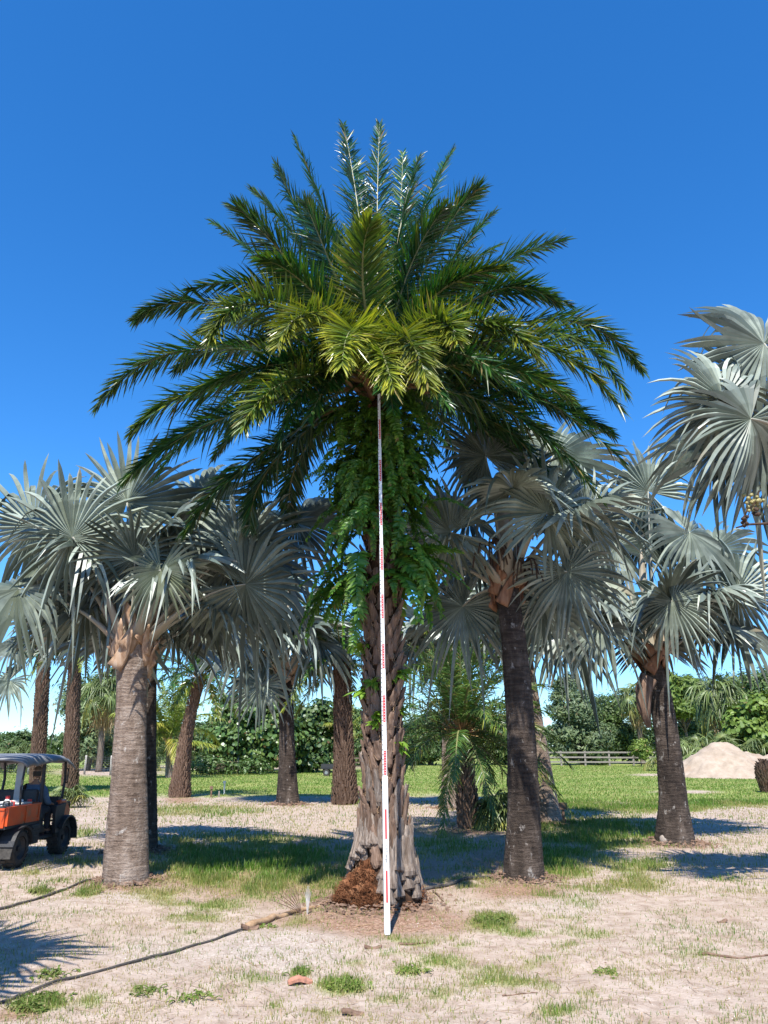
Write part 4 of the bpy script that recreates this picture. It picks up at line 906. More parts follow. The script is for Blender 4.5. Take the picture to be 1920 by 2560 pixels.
fan_plant('palmetto', 'pale palmetto clump between the cart roof and the ringed trunk', 'shrub', gp(215, 1672) + A(0, 9, 0), .3, 1.4, 40, 1.2, 1.7, (85, 10), 12, 0, 'palmetto clumps')
fan_plant('palmetto', 'pale fan leaved palmetto seen just over the cart roof', 'shrub', gp(45, 1668), .3, 1.4, 40, 1.3, 1.8, (85, 10), 13, 0, 'palmetto clumps')
fan_plant('palmetto', 'small spiky palmetto beyond the person in the cart', 'shrub', gp(145, 1745), .1, .2, 20, .42, .5, (85, 20), 14, 0, 'palmetto clumps')
fan_plant('palmetto', 'dark low palmetto at the foot of the short bushy palm', 'shrub', gp(1075, 1790), .1, .25, 26, .55, .6, (85, 5), 15, 0, 'palmetto clumps')

# ------------------------------------------------------------------ leafy trees, each with limbs and a crown of leaf-sized faces
def leafy(name, label, cat, base, h, lobes, n, leaf, mat, seed, trunkr=.2, group=None, clump=.5, per=60, stretch=1.0, yel=.1, bark='bark', round_=False):
    """lobes: (x, z, rx, rz, ry) relative to the base"""
    rg = np.random.default_rng(seed); base = np.asarray(base, float); root = thing(name, base, label, cat, group)
    lob = np.array(lobes, float); wts = lob[:, 2] * lob[:, 3]; wts = wts / wts.sum()
    nc = max(8, n // per); li = rg.choice(len(lob), nc, p=wts)
    d = nrm(rg.normal(0, 1, (nc, 3))); rad = rg.uniform(.25, 1, nc) ** .45
    sc = np.stack([lob[li, 2], lob[li, 4], lob[li, 3]], -1); cc = np.stack([lob[li, 0], 0 * lob[li, 0] + rg.normal(0, .2, nc), lob[li, 1]], -1) + d * sc * rad[:, None] * rg.uniform(.82, 1.12, (nc, 1))
    cs = clump * rg.uniform(.6, 1.4, nc)
    k = rg.integers(0, nc, n); off = rg.normal(0, .5, (n, 3)) * A(1, 1, .72); P = cc[k] + off * cs[k][:, None]; P[:, 2] = np.maximum(P[:, 2], .15)
    out = nrm(nrm(off) + .7 * d[k] + rg.normal(0, .5, (n, 3)) + A(0, 0, .5)); t = nrm(np.cross(out, rg.normal(0, 1, (n, 3)))); w = np.cross(out, t)
    L_ = leaf * rg.uniform(.6, 1.3, n)[:, None]
    if round_: V = np.stack([P - t * L_, P - t * L_ * .4 + w * L_ * .85, P + t * L_ * .5 + w * L_ * .8 + out * L_ * .15, P + t * L_, P + t * L_ * .5 - w * L_ * .8 + out * L_ * .15, P - t * L_ * .4 - w * L_ * .85], 1); nv = 6
    else: V = np.stack([P - t * L_ * stretch, P + w * L_ * .5 + out * L_ * .12, P + t * L_ * stretch, P - w * L_ * .5 + out * L_ * .12], 1); nv = 4
    i = np.arange(n)[:, None] * nv; fs = i + np.arange(nv)[None]
    tn = np.stack([np.clip(yel * rg.uniform(0, 2, nc)[k] + rg.normal(0, .06, n), 0, 1), np.clip(rg.uniform(0, 1, nc)[k] * .6 + rg.uniform(0, .4, n), 0, 1), (rg.uniform(0, 1, n) < .015) * .8], -1)
    mb = MB(); mb.add(V, fs, 0, np.repeat(tn, nv, 0)); mb.build('crown', M[mat], root)
    mb = MB(); zt = max(.4, float((lob[:, 1]).max()) * .8)
    tube(mb, np.stack([A(.12 * math.sin(z * 1.1 + seed), .1 * math.sin(z * .8), z) for z in np.linspace(-.15, zt, 10)]), trunkr * np.linspace(1.25, .25, 10), 8)
    for j in range(min(nc, 16)):
        p2 = cc[j]; z0 = min(p2[2] * .55, zt * .8); p0 = A(.12 * math.sin(z0 * 1.1 + seed), .1 * math.sin(z0 * .8), z0); tube(mb, bez(p0, (p0 + p2) / 2 + A(0, 0, .2), p2, 6), trunkr * np.linspace(.45, .08, 6), 5)
    mb.build('trunk', M[bark], root, smooth=True); return root
ppm = lambda Y: F / (Y * 1.04) / K                       # picture pixels per metre at a depth
leafy('sea_grape', 'big dark shrub with round glossy leaves behind the wire fence', 'shrub', far(535, 65), 7, [(-.6, 2.2, 3.4, 2.0, 2.0), (.4, 4.2, 2.9, 1.9, 1.8), (-1.4, 5.0, 1.6, 1.2, 1.4), (2.6, 2.6, 1.8, 2.0, 1.6)], 9000, .17, 'grape', 2, .16, 'round leaved shrubs by the fence', .75, 40, round_=True)
leafy('sea_grape', 'round leaved shrub between the fan palm trunk and the right coconut palm', 'shrub', far(668, 68), 7, [(0, 2.0, 2.6, 2.0, 1.6), (.3, 4.4, 2.0, 1.6, 1.5)], 6000, .16, 'grape', 3, .14, 'round leaved shrubs by the fence', .7, 40, round_=True)
leafy('bush', 'low scrambling bush at the foot of the round leaved shrub', 'shrub', far(455, 62), 2, [(0, .7, 1.8, .7, .9), (3, .55, 1.6, .5, .7)], 2600, .13, 'grape', 4, .05, None, .5, 40)
G_w = 'trees at the edge of the wood'
for nm, lb, x, Y, lobes, n, lf, mt, sd, tr, kw in (
    ('willow', 'grey green feathery tree at the left end of the rail fence', 1255, 100, [(0, 3.2, 4.0, 3.2, 3), (-.6, 7.0, 3.2, 2.6, 2.6), (-1.2, 9.6, 1.5, 1.4, 1.3)], 17000, .20, 'grey_tree', 21, .2, dict(stretch=1.3, clump=.9)),
    ('oak', 'dark green oak behind the middle of the rail fence', 1310, 108, [(0, 3.5, 4.2, 3.4, 3), (1.2, 7.0, 2.6, 2.4, 2.4), (3.4, 3, 2.4, 2.8, 2)], 14000, .22, 'oak', 22, .28, dict(clump=.9)),
    ('pine', 'bright green pine rising behind the leaning fan palm', 1487, 104, [(-2.2, 8.6, 2.2, 1.2, 1.8), (1.0, 9.8, 2.0, 1.0, 1.6), (2.6, 8.0, 1.9, 1.1, 1.6), (-.4, 7.0, 2.4, 1.0, 1.8), (-1.0, 10.6, 1.3, .8, 1.2), (3.4, 6.6, 1.6, .9, 1.4)], 15000, .26, 'pine', 23, .22, dict(stretch=1.9, clump=.75, per=70)),
    ('oak', 'mid green tree filling the gap under the pine', 1470, 110, [(0, 3.4, 4.6, 3.4, 3), (4.0, 3.2, 3.4, 3.2, 2.6)], 14000, .22, 'oak', 24, .25, dict(clump=.9)),
    ('oak', 'tall dark tree at the right edge of the wood', 1628, 88, [(0, 4.2, 3.8, 3.8, 3), (1.2, 8.0, 3.8, 2.6, 3), (-2.2, 6.6, 2.2, 2.2, 2)], 19000, .2, 'oak', 25, .3, dict(clump=.85)),
    ('broadleaf_tree', 'light green leafy tree in front of the dark one at the right edge', 1650, 70, [(0, 2.6, 2.6, 2.2, 2), (1.2, 5.0, 2.6, 2.0, 2), (-1.2, 4.0, 1.6, 1.5, 1.5)], 8000, .19, 'pine', 26, .18, dict(clump=.7, round_=True)),
    ('oak', 'dark tree behind the short bushy palm', 1090, 100, [(0, 3.0, 5, 3.0, 3), (-3, 4.2, 3, 2.8, 2)], 14000, .24, 'oak', 27, .3, dict(clump=.9)),
    ('oak', 'dark tree just right of the tall middle palm trunk', 930, 98, [(0, 3.0, 5, 3.2, 3), (2.5, 4.6, 3, 2.5, 2)], 13000, .24, 'oak', 28, .3, dict(clump=.9)),
    ('oak', 'dense tree behind the gate beyond the right coconut palm', 790, 90, [(0, 2.8, 4, 2.9, 2.6), (-2, 4.2, 2.4, 2.2, 2)], 11000, .22, 'oak', 29, .25, dict(clump=.85)),
    ('willow', 'grey green tree behind the dark slim palm at left', 195, 74, [(0, 3.2, 2.6, 2.6, 2.2), (-1.5, 6.2, 2.0, 2.2, 1.6), (1.2, 7.6, 2.2, 2.4, 1.8)], 13000, .17, 'grey_tree', 30, .2, dict(stretch=1.3, clump=.75)),
    ('oak', 'green tree beyond the left coconut palm', 300, 82, [(0, 2.4, 3.4, 2.2, 2.2), (-4, 2.0, 3, 2.0, 2)], 9000, .2, 'oak', 31, .2, dict(clump=.8)),
    ('bush', 'rounded bright green bush over the rear of the cart roof', 22, 78, [(0, 1.7, 2.2, 1.4, 1.6), (1.0, 2.6, 1.2, .9, 1)], 7000, .14, 'oak', 32, .12, dict(clump=.6)),
    ('oak', 'tree beyond the fan palm on the lawn', 610, 88, [(0, 3.0, 4, 3.0, 2.6), (-3, 4.4, 2.6, 2.4, 2)], 9000, .22, 'oak', 33, .25, dict(clump=.85)),
    ('oak', 'tree closing the view behind the left round leaved shrub', 450, 92, [(0, 2.6, 4.4, 2.6, 2.6), (3, 4.0, 2.6, 2.6, 2)], 9000, .22, 'oak', 34, .25, dict(clump=.85)),
    ('bush', 'young light green sapling standing against the rail fence', 1386, 91, [(0, 1.6, 1.0, .8, .9), (0, 2.4, .6, .6, .6)], 3000, .15, 'pine', 35, .05, dict(clump=.5)),
    ('bush', 'dark bush just behind the middle of the rail fence', 1298, 97, [(0, .9, .7, .8, .6), (.2, 1.7, .5, .5, .5)], 1800, .16, 'oak', 36, .05, dict(clump=.5)),
    ('bush', 'dry brown bush to the right of the sand piles', 1600, 66, [(0, .9, 1.5, .7, 1)], 2400, .1, 'grey_tree', 37, .04, dict(clump=.5, yel=.6))):
    leafy(nm, lb, 'bush' if nm == 'bush' else 'tree', far(x, Y), 0, lobes, n, lf, mt, sd, tr, G_w if nm != 'bush' else None, **kw)
# far wood closing the horizon
n = 26000; az = R.uniform(-.62, .62, n); Yw = R.uniform(150, 175, n); Xw = Yw * az * 1.1; hh = 4 + 4.5 * fbm(Xw * .09, Yw * .02, 77, 3) - 2.2 * sstep(-50, -75, Xw)
Zw = hh * R.uniform(0, 1, n) ** .6; P = np.stack([Xw, Yw, Zw], -1); o1 = nrm(R.normal(0, 1, (n, 3)) + A(0, -.6, .4)); t = nrm(np.cross(o1, R.normal(0, 1, (n, 3)))); w = np.cross(o1, t); L_ = R.uniform(.3, .65, n)[:, None]
i = np.arange(n)[:, None] * 4; mb = MB(); mb.add(np.stack([P - t * L_, P + w * L_ * .6, P + t * L_, P - w * L_ * .6], 1), i + np.arange(4)[None], 0, np.repeat(np.stack([R.uniform(0, .2, n), R.uniform(0, 1, n), 0 * Xw], -1), 4, 0))
tag(mb.build('far_wood', M['oak']), 'far off line of trees closing the horizon', 'wood', kind='stuff')

# ------------------------------------------------------------------ sand piles, fences, gate
def pile(name, label, cx, Y, rx, ry, h, seed, sh):
    u = np.linspace(-1.15, 1.15, 70); X_, Y_ = np.meshgrid(u, u); rr = np.sqrt(X_ ** 2 + Y_ ** 2)
    z = np.zeros_like(rr)
    for ox, oy, s, hh_ in sh: z = np.maximum(z, hh_ * np.clip(1.07 - np.sqrt(((X_ - ox) / s) ** 2 + ((Y_ - oy) / s) ** 2 + .02) + .16 * (fbm(X_ * 2.5 + ox, Y_ * 2.5, seed + 3) - .5), 0, 1))
    z = z * h + .24 * h * (fbm(X_ * 5, Y_ * 5, seed, 5) - .5) * sstep(0, .1, z) + .04 * (fbm(X_ * 16, Y_ * 16, seed) - .5); z = np.where(rr > 1.1, -.05, z - .01)
    mb = MB(); mb.add(np.stack([X_ * rx, Y_ * ry, z], -1), grid_faces(70, 70)); o_ = mb.build(name, M['sandpile'], None, smooth=True, loc=far(cx, Y)); tag(o_, label, 'sand pile', 'sand piles beyond the lawn')
pile('sand_pile', 'large pinkish sand pile with a brown crusted top', 1578, 58, 4.3, 4.3, 2.45, 4, [(-.15, 0, .95, 1.), (.30, .05, .8, .72), (-.45, -.1, .6, .45), (.6, 0, .5, .42), (.05, 0, .6, .9)])
pile('sand_pile', 'lower pale sand pile cut off by the right edge', 1680, 60, 4.4, 4.0, 1.7, 9, [(0, 0, .95, 1.), (-.5, 0, .5, .55)])
# rail fence at the right
fb = far(1205, 94); fence = thing('rail_fence', fb, 'weathered grey three rail timber fence at the end of the lawn', 'fence')
posts = [(1212 + 52.0 * k) for k in range(-1, 8)]; Pp = [far(x, 94) for x in posts]
for k, p in enumerate(Pp):
    c = p - fb; mb = MB(); box(mb, (c[0], c[1], .82), (.20, .16, 1.68), 0, bev=.015); mb.build('post', M['wood_grey'], fence)
    if k < len(Pp) - 1:
        d = Pp[k + 1] - fb
        for z in (.42, .95, 1.50):
            z0, z1 = z + rnd.uniform(-.03, .03), z + rnd.uniform(-.03, .03); ln = np.linalg.norm(d - c); mb = MB()
            box(mb, ((c[0] + d[0]) / 2, (c[1] + d[1]) / 2 - .105, (z0 + z1) / 2), (ln * .995, .045, .17), 0, rz=math.atan2(d[1] - c[1], d[0] - c[0])); mb.build('rail', M['wood_grey'], fence)
# wire fence at the left
wb = gp(184, 1672); wf = thing('wire_fence', wb, 'wire mesh fence on pale posts along the left side of the lawn', 'fence')
wp = [(-60, 1674), (60, 1674), (182, 1673), (238, 1675), (331, 1677), (458, 1671), (513, 1672), (568, 1670), (664, 1668), (708, 1666), (760, 1665)]
W3 = [gp(x, y) - wb for x, y in wp]
for c in W3:
    mb = MB(); tube(mb, np.stack([c + A(0, 0, -.1), c + A(0, 0, .7), c + A(rnd.uniform(-.03, .03), 0, 1.42)]), [.085, .08, .075], 8); mb.build('post', M['wood_post'], wf, smooth=True)
mb = MB()
for a_, b_ in zip(W3[:-1], W3[1:]):
    for z in np.linspace(.12, 1.3, 9): tube(mb, np.stack([a_ + A(0, -.09, z), (a_ + b_) / 2 + A(0, -.09, z - .01), b_ + A(0, -.09, z)]), .007, 3, caps=False)
    for s in np.arange(0, 1, .45 / max(np.linalg.norm(b_ - a_), .5)): p = a_ + (b_ - a_) * s; tube(mb, np.stack([p + A(0, -.09, .1), p + A(0, -.09, 1.3)]), .004, 3, caps=False)
tag(mb.build('wire_mesh', M['wire'], wf), kind='stuff')
# gate and low trailer behind the middle palms
gb = gp(768, 1663); gate = thing('field_gate', gb, 'dark wooden field gate between the booted trunk and the tall palm', 'gate')
for x in (-1.1, 1.1): mb = MB(); box(mb, (x, 0, .65), (.12, .12, 1.3), 0); mb.build('post', M['bark'], gate)
for z in (.3, .65, 1.05): mb = MB(); box(mb, (0, -.085, z), (2.3, .04, .13), 0); mb.build('rail', M['bark'], gate)
tb = gp(716, 1676); tr = thing('trailer', tb, 'small black low trailer parked at the edge of the lawn', 'trailer')
mb = MB(); box(mb, (0, 0, .52), (1.5, .9, .08), 0, bev=.01); mb.build('deck', M['black_plastic'], tr)
for y in (-.45, .45): mb = MB(); box(mb, (0, y, .70), (1.5, .04, .26), 0); mb.build('side_panel', M['black_plastic'], tr)
for x, y in ((-.35, -.52), (.35, -.52), (-.35, .52), (.35, .52)):
    mb = MB(); tube(mb, np.stack([A(x, y - .07, .24), A(x, y + .07, .24)]), .24, 16); wh = mb.build('wheel', M['rubber'], tr)
    mb = MB(); tube(mb, np.stack([A(x, y - .078, .24), A(x, y + .078, .24)]), .12, 12); mb.build('rim', M['steel'], wh)
mb = MB(); tube(mb, np.stack([A(.75, 0, .5), A(1.5, 0, .42)]), .035, 6); mb.build('drawbar', M['black_plastic'], tr)

# ------------------------------------------------------------------ measuring rod
rb = gp(836.5, 2017); rod_top = at(818.5, 850, rb[1] + .42); rv = rod_top - rb; RL = float(np.linalg.norm(rv)); rdir = rv / RL
rod = thing('measuring_rod', rb, 'tall white telescopic measuring rod with red bands propped before the middle palm', 'measuring rod')
zq = Vector(rdir).to_track_quat('Z', 'Y'); rod.rotation_mode = 'QUATERNION'
xx = nrm(A(1, .10, 0) - np.dot(A(1, .10, 0), rdir) * rdir); yy = np.cross(rdir, xx); rod.rotation_quaternion = Matrix((xx, yy, rdir)).transposed().to_quaternion()
def rod_s(ypix):                                         # height along the rod of a picture row
    lo, hi = 0., RL
    for _ in range(40):
        mdl = (lo + hi) / 2; p = rb + rdir * mdl; yy_ = proj(p[0], p[1], p[2])[1]
        if yy_ > ypix: lo = mdl
        else: hi = mdl
    return lo
SY = lambda v: rod_s(v / K)
secs = [(0, SY(1944), .064, .05), (SY(1944), SY(1676), .052, .04), (SY(1676), SY(1366), .046, .034), (SY(1366), SY(1120), .040, .028), (SY(1120), RL, .035, .022)]
def rod_w(s): return next(w for a, b, w, d in secs if s <= b + 1e-6), next(d for a, b, w, d in secs if s <= b + 1e-6)
for a, b, w, d in secs:
    mb = MB(); box(mb, (0, 0, (a + b) / 2), (w, d, b - a + .02), 0, bev=.003); mb.build('tube_section', M['white'], rod)
mb = MB(); box(mb, (0, 0, .012), (.060, .042, .024), 0); mb.build('foot_cap', M['steel'], rod)
marks = [(2256, 2176), (2097, 2023), (1937, 1877), (1805, 1739), (1671, 1611), (1546, 1487), (1425, 1371), (1313, 1258), (1203, 1151), (1098, 1050)]
for k, (v0, v1) in enumerate(marks):
    s0, s1 = SY(v0), SY(v1); w, d = rod_w(s1); mw = w * (.30 if k < 2 else .52); mx = w * (.02 if k < 2 else .06)
    mb = MB(); box(mb, (mx, -d / 2 - .0015, (s0 + s1) / 2), (mw, .003, s1 - s0), 0); o_ = mb.build('red_band', M['red'], rod)
    if k >= 2:
        mb = MB()
        for t in np.linspace(s0 + .02, s1 - .02, 9): box(mb, (mx, -d / 2 - .004, t), (mw * .35, .002, .010), 0)
        tag(mb.build('scale_mark', M['white'], o_), kind='stuff')
mb = MB()
for s in np.arange(SY(1937), RL - .1, .055):
    w, d = rod_w(s); box(mb, (-w * .36, -d / 2 - .0012, s), (w * .2, .0024, .008), 0)
tag(mb.build('scale_tick', M['black'], rod), kind='stuff')
def lettering(txt, s, size, parent):
    cu = bpy.data.curves.new('lettering', 'FONT'); cu.body = txt; cu.size = size; cu.extrude = .0006; cu.align_x = 'LEFT'; cu.align_y = 'CENTER'; cu.space_character = 1.25
    to = bpy.data.objects.new('tmp', cu); COL.objects.link(to); bpy.context.view_layer.update()
    me = bpy.data.meshes.new_from_object(to.evaluated_get(bpy.context.evaluated_depsgraph_get())); bpy.data.objects.remove(to)
    me.materials.clear(); me.materials.append(M['black']); o_ = link('lettering', me, parent)
    o_.matrix_local = Matrix.Translation((.002, -.0265, s)) @ Matrix(((0, 1, 0, 0), (0, 0, -1, 0), (-1, 0, 0, 0), (0, 0, 0, 1))) ; return o_
s_hi, s_lo = SY(2113), SY(2164)
lettering('CST', s_hi, .034, rod); lettering('berger', SY(2136), .026, rod)

# ------------------------------------------------------------------ utility cart with its passenger
wr = gp(45, 1874); SC = .90
cart = thing('utility_cart', wr + A(-.74, 0, 0), 'orange and black utility cart with a grey roof parked at the left edge', 'utility cart', None, math.radians(88.5), SC)
def part(name, mat, fn, parent=cart, smooth=False):
    mb = MB(); fn(mb); return mb.build(name, M[mat], parent, smooth)
WB, WR, WW, TY = 1.95, .33, .25, .66
def wheel(x, y):
    def tyre(mb):
        a = np.arange(28) * 2 * PI / 28; prof = [(-.5, .62), (-.52, .85), (-.42, .97), (0, 1.0), (.42, .97), (.52, .85), (.5, .62)]
        V = np.array([[(WR * r_ * math.cos(t), w_ * WW, WR * r_ * math.sin(t)) for t in a] for w_, r_ in prof]) + A(x, y, WR + .01); mb.add(V, grid_faces(7, 28, True))
        for j in range(22):
            for sgn in (-1, 1):
                t = (j + (.25 if sgn > 0 else 0)) * 2 * PI / 22; V = []
                for rr_ in (.97, 1.05):
                    for wy, ta in ((.02, -.07), (.02, .07), (.47, .12), (.47, -.02)): V.append((WR * rr_ * math.cos(t + ta), sgn * wy * WW, WR * rr_ * math.sin(t + ta)))
                mb.add(np.array(V) + A(x, y, WR + .01), [np.array([[0, 1, 5, 4], [1, 2, 6, 5], [2, 3, 7, 6], [3, 0, 4, 7], [4, 5, 6, 7]])])
    wh = part('wheel', 'rubber', tyre)
    part('rim', 'black_plastic', lambda mb: (tube(mb, np.stack([A(x, y - .115, WR), A(x, y - .04, WR), A(x, y + .04, WR), A(x, y + .115, WR)]), [.20, .12, .12, .20], 20, caps=False), tube(mb, np.stack([A(x, y - .06, WR), A(x, y + .06, WR)]), .16, 20), tube(mb, np.stack([A(x, y - .10, WR), A(x, y + .10, WR)]), .05, 10)), wh)
for x in (0, WB):
    for y in (-TY, TY): wheel(x, y)
part('chassis', 'black_plastic', lambda mb: (box(mb, (.95, 0, .46), (2.7, .62, .18), bev=.02), box(mb, (1.25, 0, .40), (1.0, 1.28, .06)), box(mb, (0, 0, .34), (.14, 1.1, .12)), box(mb, (WB, 0, .34), (.14, 1.1, .12)), box(mb, (-.1, 0, .55), (.9, 1.0, .2), bev=.02)))
bed = part('cargo_bed', 'black_plastic', lambda mb: box(mb, (.10, 0, .73), (1.30, 1.40, .06)))
for y in (-.70, .70):
    part('side_panel', 'orange', lambda mb: (box(mb, (.10, y, .92), (1.30, .035, .33), bev=.008), box(mb, (.10, y * 1.02, 1.075), (1.32, .06, .03), bev=.008), *[box(mb, (x, y * 1.025, .91), (.045, .03, .30)) for x in (-.53, .18, .72)], box(mb, (.45, y * 1.025, .80), (.50, .025, .03))), bed)
part('tailgate', 'orange', lambda mb: (box(mb, (-.565, 0, .90), (.035, 1.36, .34), bev=.008), box(mb, (-.585, 0, .90), (.02, 1.0, .22), bev=.006), box(mb, (-.585, 0, 1.05), (.03, 1.36, .03))), bed)
part('front_panel', 'orange', lambda mb: box(mb, (.745, 0, .93), (.03, 1.36, .34), bev=.006), bed)
for y in (-.72, .72):
    def fend(mb):
        a = np.radians(np.linspace(12, 168, 12)); V = np.array([[(.42 * math.cos(t), w_, .42 * math.sin(t)) for w_ in (-.15, .15)] for t in a]); V2 = V * A(.93, .95, .93)
        n_ = 12
        mb.add(np.concatenate([V.reshape(-1, 3), V2.reshape(-1, 3)]) + A(0, y * .95, WR - .02), [grid_faces(n_, 2), grid_faces(n_, 2) + 24, np.array([[2 * i, 2 * i + 2, 2 * i + 26, 2 * i + 24] for i in range(n_ - 1)]), np.array([[2 * i + 1, 2 * i + 25, 2 * i + 27, 2 * i + 3] for i in range(n_ - 1)])])
    part('rear_fender', 'black_plastic', fend)
    part('mudflap', 'rubber', lambda mb: box(mb, (-.40, y * .95, .30), (.02, .26, .22), rot=Matrix.Rotation(.3, 3, 'Y')))
    part('side_box', 'black_plastic', lambda mb: (box(mb, (.62, y * .93, .52), (.34, .16, .36), bev=.03), *[box(mb, (.62, y * 1.05, .42 + .07 * k), (.30, .02, .02)) for k in range(4)]))
    def ffend(mb):
        a = np.radians(np.linspace(-8, 150, 12)); V = np.array([[(WB + .44 * math.cos(t), w_, WR + .44 * math.sin(t)) for w_ in (y - .14, y + .10)] for t in a]); V2 = V.copy(); V2[..., 0] = WB + (V[..., 0] - WB) * .92; V2[..., 2] = WR + (V[..., 2] - WR) * .92
        mb.add(np.concatenate([V.reshape(-1, 3), V2.reshape(-1, 3)]), [grid_faces(12, 2), grid_faces(12, 2) + 24, np.array([[2 * i, 2 * i + 2, 2 * i + 26, 2 * i + 24] for i in range(11)]), np.array([[2 * i + 1, 2 * i + 25, 2 * i + 27, 2 * i + 3] for i in range(11)])])
    part('front_fender', 'black_plastic', ffend)
    part('door_sill', 'black_plastic', lambda mb: prism(mb, [(1.50, .45), (1.74, .45), (1.90, 1.02), (1.42, .98), (1.40, .80)], y - .04, y + .02))
part('hood', 'orange', lambda mb: (prism(mb, [(1.80, .80), (2.42, .66), (2.46, .84), (2.20, 1.05), (1.80, 1.12)], -.62, .62), box(mb, (1.85, -.66, .93), (.30, .12, .30), bev=.03), box(mb, (1.85, .66, .93), (.30, .12, .30), bev=.03)))
part('dashboard', 'black_plastic', lambda mb: prism(mb, [(1.66, .82), (1.80, .80), (1.84, 1.14), (1.72, 1.15)], -.66, .66))
part('brush_guard', 'black_plastic', lambda mb: [tube(mb, np.array([A(2.35, y, .55), A(2.62, y, .58), A(2.62, y, .98), A(2.35, y, 1.0)]), .022, 6) for y in (-.52, .52)] + [tube(mb, np.array([A(2.62, -.52, z), A(2.62, .52, z)]), .022, 6) for z in (.60, .80, .98)])
for y in (-.34, .34): part('headlight', 'white', lambda mb: tube(mb, np.stack([A(2.40, y, .78), A(2.455, y, .78)]), .07, 12))
part('seat', 'black_plastic', lambda mb: (box(mb, (.98, 0, .80), (.50, 1.25, .14), bev=.04), box(mb, (.80, 0, 1.08), (.12, 1.25, .50), bev=.04), box(mb, (1.0, 0, .62), (.46, 1.2, .24))))
part('steering_wheel', 'black_plastic', lambda mb: (tube(mb, np.array([A(1.52 + .07 * math.cos(t), .36 + .17 * math.sin(t), 1.14 + .15 * math.cos(t)) for t in np.linspace(0, 2 * PI, 20)]), .014, 6, caps=False), tube(mb, np.stack([A(1.52, .36, 1.14), A(1.72, .36, 1.02)]), .02, 6)))
part('roll_frame', 'black_plastic', lambda mb: [tube(mb, np.array([A(1.86, y, 1.10), A(1.92, y, 1.5), A(1.84, y, 1.86)]), .030, 8) for y in (-.66, .66)] + [tube(mb, np.array([A(.84, y, .45), A(.82, y, 1.2), A(.80, y, 1.9)]), .038, 8) for y in (-.68, .68)]
     + [tube(mb, np.array([A(.05, y, 1.08), A(.0, y, 1.4), A(.08, y, 1.9)]), .022, 8) for y in (-.64, .64)] + [tube(mb, np.array([A(x, -.66, 1.885), A(x, .66, 1.885)]), .03, 8) for x in (.08, .80, 1.84)] + [tube(mb, np.array([A(.08, y, 1.885), A(1.84, y, 1.87)]), .03, 8) for y in (-.65, .65)])
part('rear_screen', 'steel', lambda mb: (box(mb, (.70, -.26, 1.48), (.02, .16, .75)), box(mb, (.70, .26, 1.48), (.02, .16, .75))))
part('grab_handle', 'black_plastic', lambda mb: tube(mb, np.array([A(1.90, -.70, 1.42), A(1.86, -.74, 1.42), A(1.80, -.76, 1.46), A(1.80, -.76, 1.66), A(1.86, -.74, 1.70), A(1.88, -.70, 1.70)]), .014, 6))
def roof(mb):
    xs = np.linspace(-.18, 2.06, 26); ys = np.linspace(-.80, .80, 17); X_, Y_ = np.meshgrid(xs, ys, indexing='ij')
    u = (X_ + .18) / 2.24; v = np.abs(Y_) / .80
    z = 1.99 - .08 * v ** 4 - .12 * np.clip((u - .78) / .22, 0, 1) ** 2 - .05 * np.clip((.10 - u) / .10, 0, 1) ** 2 + .018 * (np.abs(np.sin(u * 9)) > .93) * -1 + .03 * np.sin(u * PI) - .05 * (v > .93) * (1 + .5 * np.sin(u * 7))
    Vt = np.stack([X_, Y_, z], -1).reshape(-1, 3); Vb = Vt - A(0, 0, .05); n_ = len(Vt); g1 = grid_faces(26, 17)
    rim = [k * 17 for k in range(26)] + [25 * 17 + k for k in range(1, 17)] + [k * 17 + 16 for k in range(24, -1, -1)] + [k for k in range(15, 0, -1)]
    r1 = np.array(rim); r2 = np.roll(r1, -1); mb.add(np.concatenate([Vt, Vb]), [g1, g1[:, ::-1] + n_, np.stack([r1, r2, r2 + n_, r1 + n_], -1)])
part('roof', 'grey_roof', roof, smooth=True)

cm = Matrix.Translation(cart.location) @ Matrix.Rotation(cart.rotation_euler.z, 4, 'Z') @ Matrix.Scale(SC, 4)
def cw(p): return np.array(cm @ Vector(tuple(p)))
cz = math.radians(88.5)
def in_bed(name, p, label, cat): return thing(name, cw(p), label, cat, None, cz, SC)
t_ = in_bed('plastic_tub', (.42, -.42, .77), 'white plastic tub standing in the cart bed behind the passenger', 'tub')
part('body', 'white', lambda mb: (prism(mb, [(-.17, 0), (.17, 0), (.20, .34), (-.20, .34)], -.16, .16), box(mb, (0, 0, .33), (.44, .36, .03), bev=.01)), t_)
t_ = in_bed('jug', (.22, -.30, .77), 'white jug with a red cap and grip in the cart bed', 'jug')
part('body', 'white', lambda mb: tube(mb, np.stack([A(0, 0, z) for z in (0, .02, .28, .36, .42)]), [.11, .125, .125, .06, .035], 14), t_, True)
part('cap', 'red', lambda mb: tube(mb, np.stack([A(0, 0, .42), A(0, 0, .47)]), .042, 12), t_); part('handle', 'red', lambda mb: tube(mb, np.array([A(-.06, -.1, .38), A(-.06, -.17, .36), A(-.06, -.17, .22), A(-.06, -.115, .18)]), .016, 6), t_)
t_ = in_bed('spray_can', (.60, -.56, .77), 'small pale can with a red lid at the corner of the cart bed', 'can')
part('body', 'shell', lambda mb: tube(mb, np.stack([A(0, 0, 0), A(0, 0, .34)]), .05, 12), t_); part('lid', 'red', lambda mb: tube(mb, np.stack([A(0, 0, .342), A(0, 0, .39)]), .042, 12), t_)
t_ = in_bed('pipe', (-.05, -.45, 1.11), 'white plastic pipe lying slanted across the cart bed', 'pipe')
part('body', 'white', lambda mb: tube(mb, np.stack([A(-.45, .45, -.02), A(.45, -.06, .03)]), .035, 10), t_)
t_ = in_bed('tool_bag', (-.05, -.42, .77), 'black bag of tools lying in the cart bed', 'tool bag')
